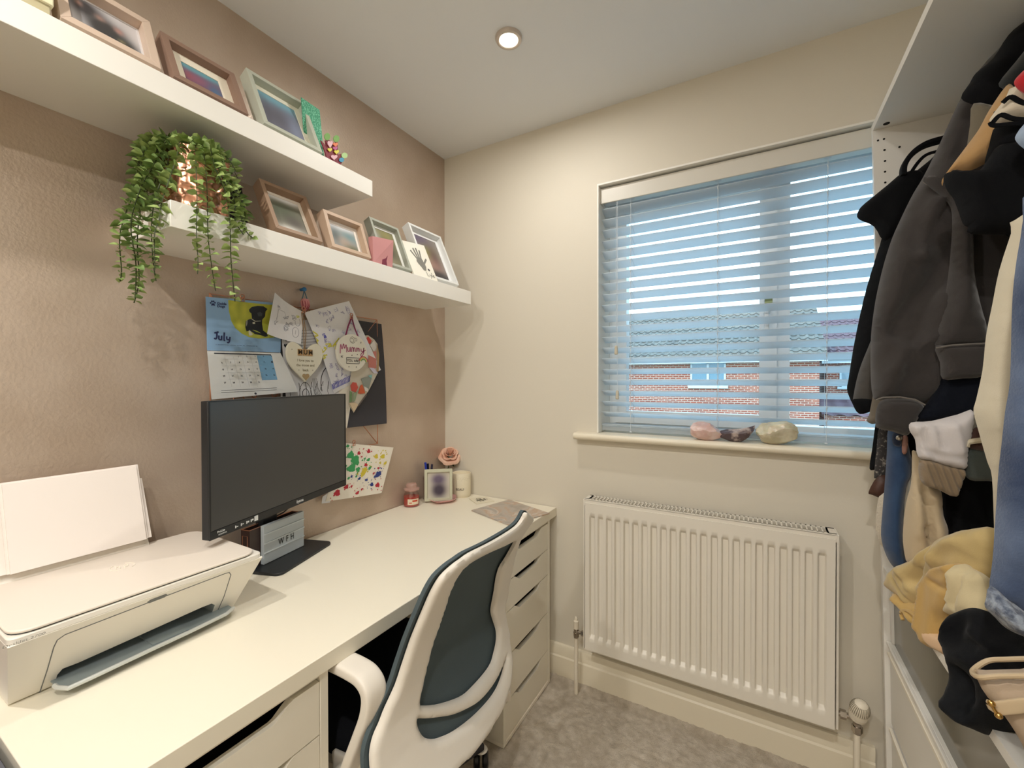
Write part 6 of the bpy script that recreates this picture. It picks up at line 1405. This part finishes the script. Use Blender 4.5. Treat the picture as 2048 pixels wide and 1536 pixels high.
cloth('heap', g, [(1897, 1262), (1907, 1230), (1930, 1218), (1952, 1216), (1978, 1225), (2010, 1250), (2060, 1275), (2140, 1300), (2160, 1400), (2040, 1462), (2003, 1476), (1958, 1450), (1923, 1430), (1891, 1402), (1897, 1388), (1918, 1352), (1920, 1325), (1918, 1300), (1903, 1285)], (1.70, -.74, .8), bn, .045, fabric('black_velour', '#0B0C0F', ('#17191C', 9, .45, .75), sh=.05), roll=.04, folds=[([(1950, 1225), (1955, 1270), (1990, 1290)], -.018, .014), ([(1930, 1300), (1940, 1380), (1980, 1440)], .014, .016), ([(2000, 1300), (1950, 1320)], .012, .016), ([(1925, 1245), (1915, 1275), (1930, 1300)], .012, .006), ([(1960, 1330), (1985, 1370), (1980, 1420)], -.014, .007), ([(1940, 1400), (1960, 1425), (2000, 1440)], .010, .006), ([(1985, 1260), (2030, 1290)], .010, .007)], namp=.010, seed=46, step=.007, wr=(20, 20))
build('trim', MB().tube([tuple(atp(u, v, (1.665, -.77, .8), bn)) for u, v in ((1893, 1390), (1905, 1400), (1912, 1412), (1925, 1422))], .002, 6), mat('pewter_trim', '#8C9196', .4, metal=.6), g)
bgn = (-.45, -.89, 0)
g = thing('tan_handbag', 'tan leather handbag with stitched handle at the lower right corner', 'bag')
leather = mat('tan_leather', '#A3907A', .45, bump=(180, .25, .002), var=('#AD9A84', 7, .3, .7))
cloth('bag_body', g, [(1947, 1343), (1970, 1340), (2040, 1338), (2180, 1335), (2240, 1560), (2200, 1640), (2110, 1640), (2060, 1525), (2033, 1468), (1990, 1405)], (1.72, -.865, .8), bgn, .040, leather, roll=.03, namp=.003, seed=47, wr=(8, 8))
rim_ = [atp(u, v, (1.72, -.865, .8), bgn) for u, v in ((1946, 1342), (1968, 1333), (2010, 1330), (2080, 1329), (2180, 1330))]
nb = np.array(bgn)/np.linalg.norm(bgn)
top_l = [q-nb*.022 for q in rim_[1:]]; bot_l = [q+nb*.030-np.array((0, 0, .004)) for q in rim_[1:]]
build('rim', MB().tube([tuple(q) for q in catmull(top_l[::-1]+[rim_[0]-nb*.0]+bot_l, 5)], .0035, 8), mat('pale_leather_edge', '#BFAB8C', .4), g)
sl_ = [atp(u, v, (1.72, -.865, .8), bgn)+nb*.046 for u, v in ((2004, 1380), (2006, 1388), (2030, 1386), (2080, 1380), (2140, 1384))]
build('handle', MB().sweep([tuple(q) for q in catmull(sl_, 5)], (0, 0, 1), .016, .007), mat('pale_leather_edge', '#BFAB8C', .4), g, smooth=50)
lk = [atp(u, v, (1.72, -.865, .8), bgn)+nb*.052 for u, v in ((1999, 1376), (2005, 1388), (2013, 1399))]
build('handle_ring', MB().tube([tuple(q) for q in lk], .002, 8).sphere(lk[0], .0042, 12).sphere(lk[2], .0042, 12), mat('brass', '#C9A25E', .25, metal=1), g)
# dark bag on the floor at the near end of the desk
g = thing('navy_backpack', 'dark navy backpack with a red side panel standing beside the desk end', 'bag')
m = MB()
def rr3(x0, x1, y0, y1, r, z): return [(x, y, z) for x, y in rrect(x0, x1, y0, y1, r, 5)]
loft(m, [rr3(.14, .52, -1.78, -1.53, .05, .0), rr3(.10, .56, -1.80, -1.512, .05, .10), rr3(.10, .57, -1.79, -1.511, .05, .50), rr3(.11, .57, -1.77, -1.511, .04, .69), rr3(.14, .54, -1.74, -1.518, .04, .712), rr3(.20, .48, -1.70, -1.56, .04, .722)])
build('pack', m, fabric('navy_nylon', '#3B3F52', rough=.7), g, smooth=60)
build('side_panel', MB().sweep([(.20, -1.66, .728), (.30, -1.66, .732), (.345, -1.655, .728)], (0, 1, 0), .13, .014), fabric('red_nylon', '#7A2A22', rough=.7), g, smooth=60)
build('grab_loop', MB().tube([(.40, -1.74, .70), (.40, -1.76, .735), (.48, -1.76, .735), (.48, -1.74, .70)], .007, 8), blkp, g)
# ------------------------------------------------------------------ outside: houses across the road
def brick_mat(name, c1, c2, mort):
    m = bpy.data.materials.new(name); m.use_nodes = True; n = m.node_tree; b = n.nodes['Principled BSDF']; b.inputs['Roughness'].default_value = .85
    t = n.nodes.new('ShaderNodeTexCoord'); s = n.nodes.new('ShaderNodeSeparateXYZ'); c = n.nodes.new('ShaderNodeCombineXYZ'); k = n.nodes.new('ShaderNodeTexBrick')
    n.links.new(t.outputs['Object'], s.inputs[0]); n.links.new(s.outputs[0], c.inputs[0]); n.links.new(s.outputs[2], c.inputs[1]); n.links.new(c.outputs[0], k.inputs['Vector'])
    k.inputs['Color1'].default_value = srgb(c1); k.inputs['Color2'].default_value = srgb(c2); k.inputs['Mortar'].default_value = srgb(mort)
    k.inputs['Scale'].default_value = 1; k.inputs['Brick Width'].default_value = .225; k.inputs['Row Height'].default_value = .075; k.inputs['Mortar Size'].default_value = .012; k.inputs['Bias'].default_value = -.2
    n.links.new(k.outputs['Color'], b.inputs['Base Color']); MATS[name] = m; return m
bm_ = brick_mat('red_brick', '#8E4632', '#6E3224', '#B09A8C')
tile_m = mat('roof_tile', '#4E4B48', .7, var=('#66625C', 3, .3, .7)); tile_p = mat('roof_tile_purple', '#5C464E', .8)
upv2 = mat('far_white_frame', '#B4BCC0', .4); pane2 = mat('far_pane', '#54707F', .1, spec=.8)
def house(label, x0, x1, y, ze, zr, depth, wins, tm, zg=-2.75, ov=.35):
    t = thing('house', label, 'house', group=None)
    build('wall', MB().box(x0, x1, y, y+depth*2, zg, ze), bm_, t, smooth=0)
    for wx0, wx1, wz0, wz1, nd in wins:
        f = MB(); w = .07
        f.box(wx0, wx1, y-.03, y+.02, wz0, wz0+w); f.box(wx0, wx1, y-.03, y+.02, wz1-w, wz1); f.box(wx0, wx0+w, y-.03, y+.02, wz0, wz1); f.box(wx1-w, wx1, y-.03, y+.02, wz0, wz1)
        for k in range(1, nd): xm = wx0+(wx1-wx0)*k/nd; f.box(xm-w*.6, xm+w*.6, y-.03, y+.02, wz0, wz1)
        wo_ = build('window', f, upv2, t, smooth=0)
        for k in range(nd): build('pane', MB().box(wx0+(wx1-wx0)*k/nd+w*.7, wx0+(wx1-wx0)*(k+1)/nd-w*.7, y-.005, y+.005, wz0+w, wz1-w), pane2, wo_, smooth=0)
        build('window_sill', MB().box(wx0-.08, wx1+.08, y-.09, y, wz0-.10, wz0), upv2, wo_, smooth=0)
    build('fascia', MB().box(x0-.2, x1+.2, y-ov-.03, y-ov+.02, ze-.12, ze+.10), upv2, t, smooth=0)
    build('gutter', MB().cyl((x0-.2, y-ov-.08, ze+.06), (x1+.2, y-ov-.08, ze+.06), .055, 10), upv2, t)
    # pantiles: stepped courses with rolls, one joined surface
    yr = y+depth; L = math.hypot(yr-(y-ov), zr-ze); nc = max(2, int(L/.30)); nr = int((x1-x0+.4)/.28); m = MB()
    sy, sz = (yr-y+ov)/L, (zr-ze)/L; V = []; F = []; per = 8; NX = nr*per
    for c in range(nc):
        for e in (0, 1):
            s_ = L*(c+e)/nc; hh = .045 if e == 0 else .012
            for i in range(NX+1):
                xx = x0-.2+(x1-x0+.4)*i/NX; ph = (i % per)/per; roll_ = .055*math.sin(math.pi*min(1, ph/.5)) if ph < .5 else -.012*math.sin(math.pi*(ph-.5)/.5)
                V.append((xx, y-ov+sy*s_-sz*(hh+roll_), ze+.06+sz*s_+sy*(hh+roll_)))
    for r_ in range(2*nc-1):
        for i in range(NX): a = r_*(NX+1)+i; F.append((a, a+1, a+NX+2, a+NX+1))
    m.add(V, F); build('roof_tiles', m, tm, t, smooth=30, fix=False, kind='stuff')
    build('rear_roof', MB().prism([(x0-.2, yr, zr), (x0-.2, y+2*depth+ov, ze), (x0-.2, y+2*depth+ov, ze-.05), (x0-.2, yr, zr-.1)], (x1-x0+.4, 0, 0)), tm, t, smooth=0)
    build('ridge', MB().cyl((x0-.2, yr, zr+.08), (x1+.2, yr, zr+.08), .11, 10), tm, t)
    return t
house('long red brick house across the road with grey pantiled roof, centre of the window view', -9, 3.25, 17, 2.02, 4.35, 3.4, [(-1.02, .27, 1.02, 1.96, 2), (-6.5, -5.0, 1.0, 1.95, 2)], tile_m)
h2_ = house('further red brick house at the right of the window view with purple tiles', 3.9, 12, 21, 2.05, 4.2, 2.9, [(4.35, 5.3, .95, 1.85, 1), (6.0, 7.1, .95, 1.85, 2), (8.4, 9.6, .95, 1.85, 2)], tile_p)
lean_ = thing('lean_to', 'low purple tiled lean-to roof in front of the further house', 'building')
V = []; F = []; NX = 14*8
for c in range(10):
    for i in range(NX+1):
        ph = (i % 8)/8; V.append((3.5+6.5*i/NX, 18.6+.24*c, -.10+.075*c+.03*math.sin(2*math.pi*ph)+(.02 if c % 2 else 0)))
for r_ in range(9):
    for i in range(NX): a = r_*(NX+1)+i; F.append((a, a+1, a+NX+2, a+NX+1))
build('roof_tiles', MB().add(V, F), tile_p, lean_, smooth=30, fix=False, kind='stuff'); build('wall', MB().box(3.6, 9.9, 18.7, 20.9, -2.75, -.12), bm_, lean_, smooth=0)
struct('ground', MB().box(-60, 60, .6, 70, -3.0, -2.75), mat('grey_green_ground', '#5A5F4C', .9, var=('#6C6C64', .4, .4, .6)), smooth=0)
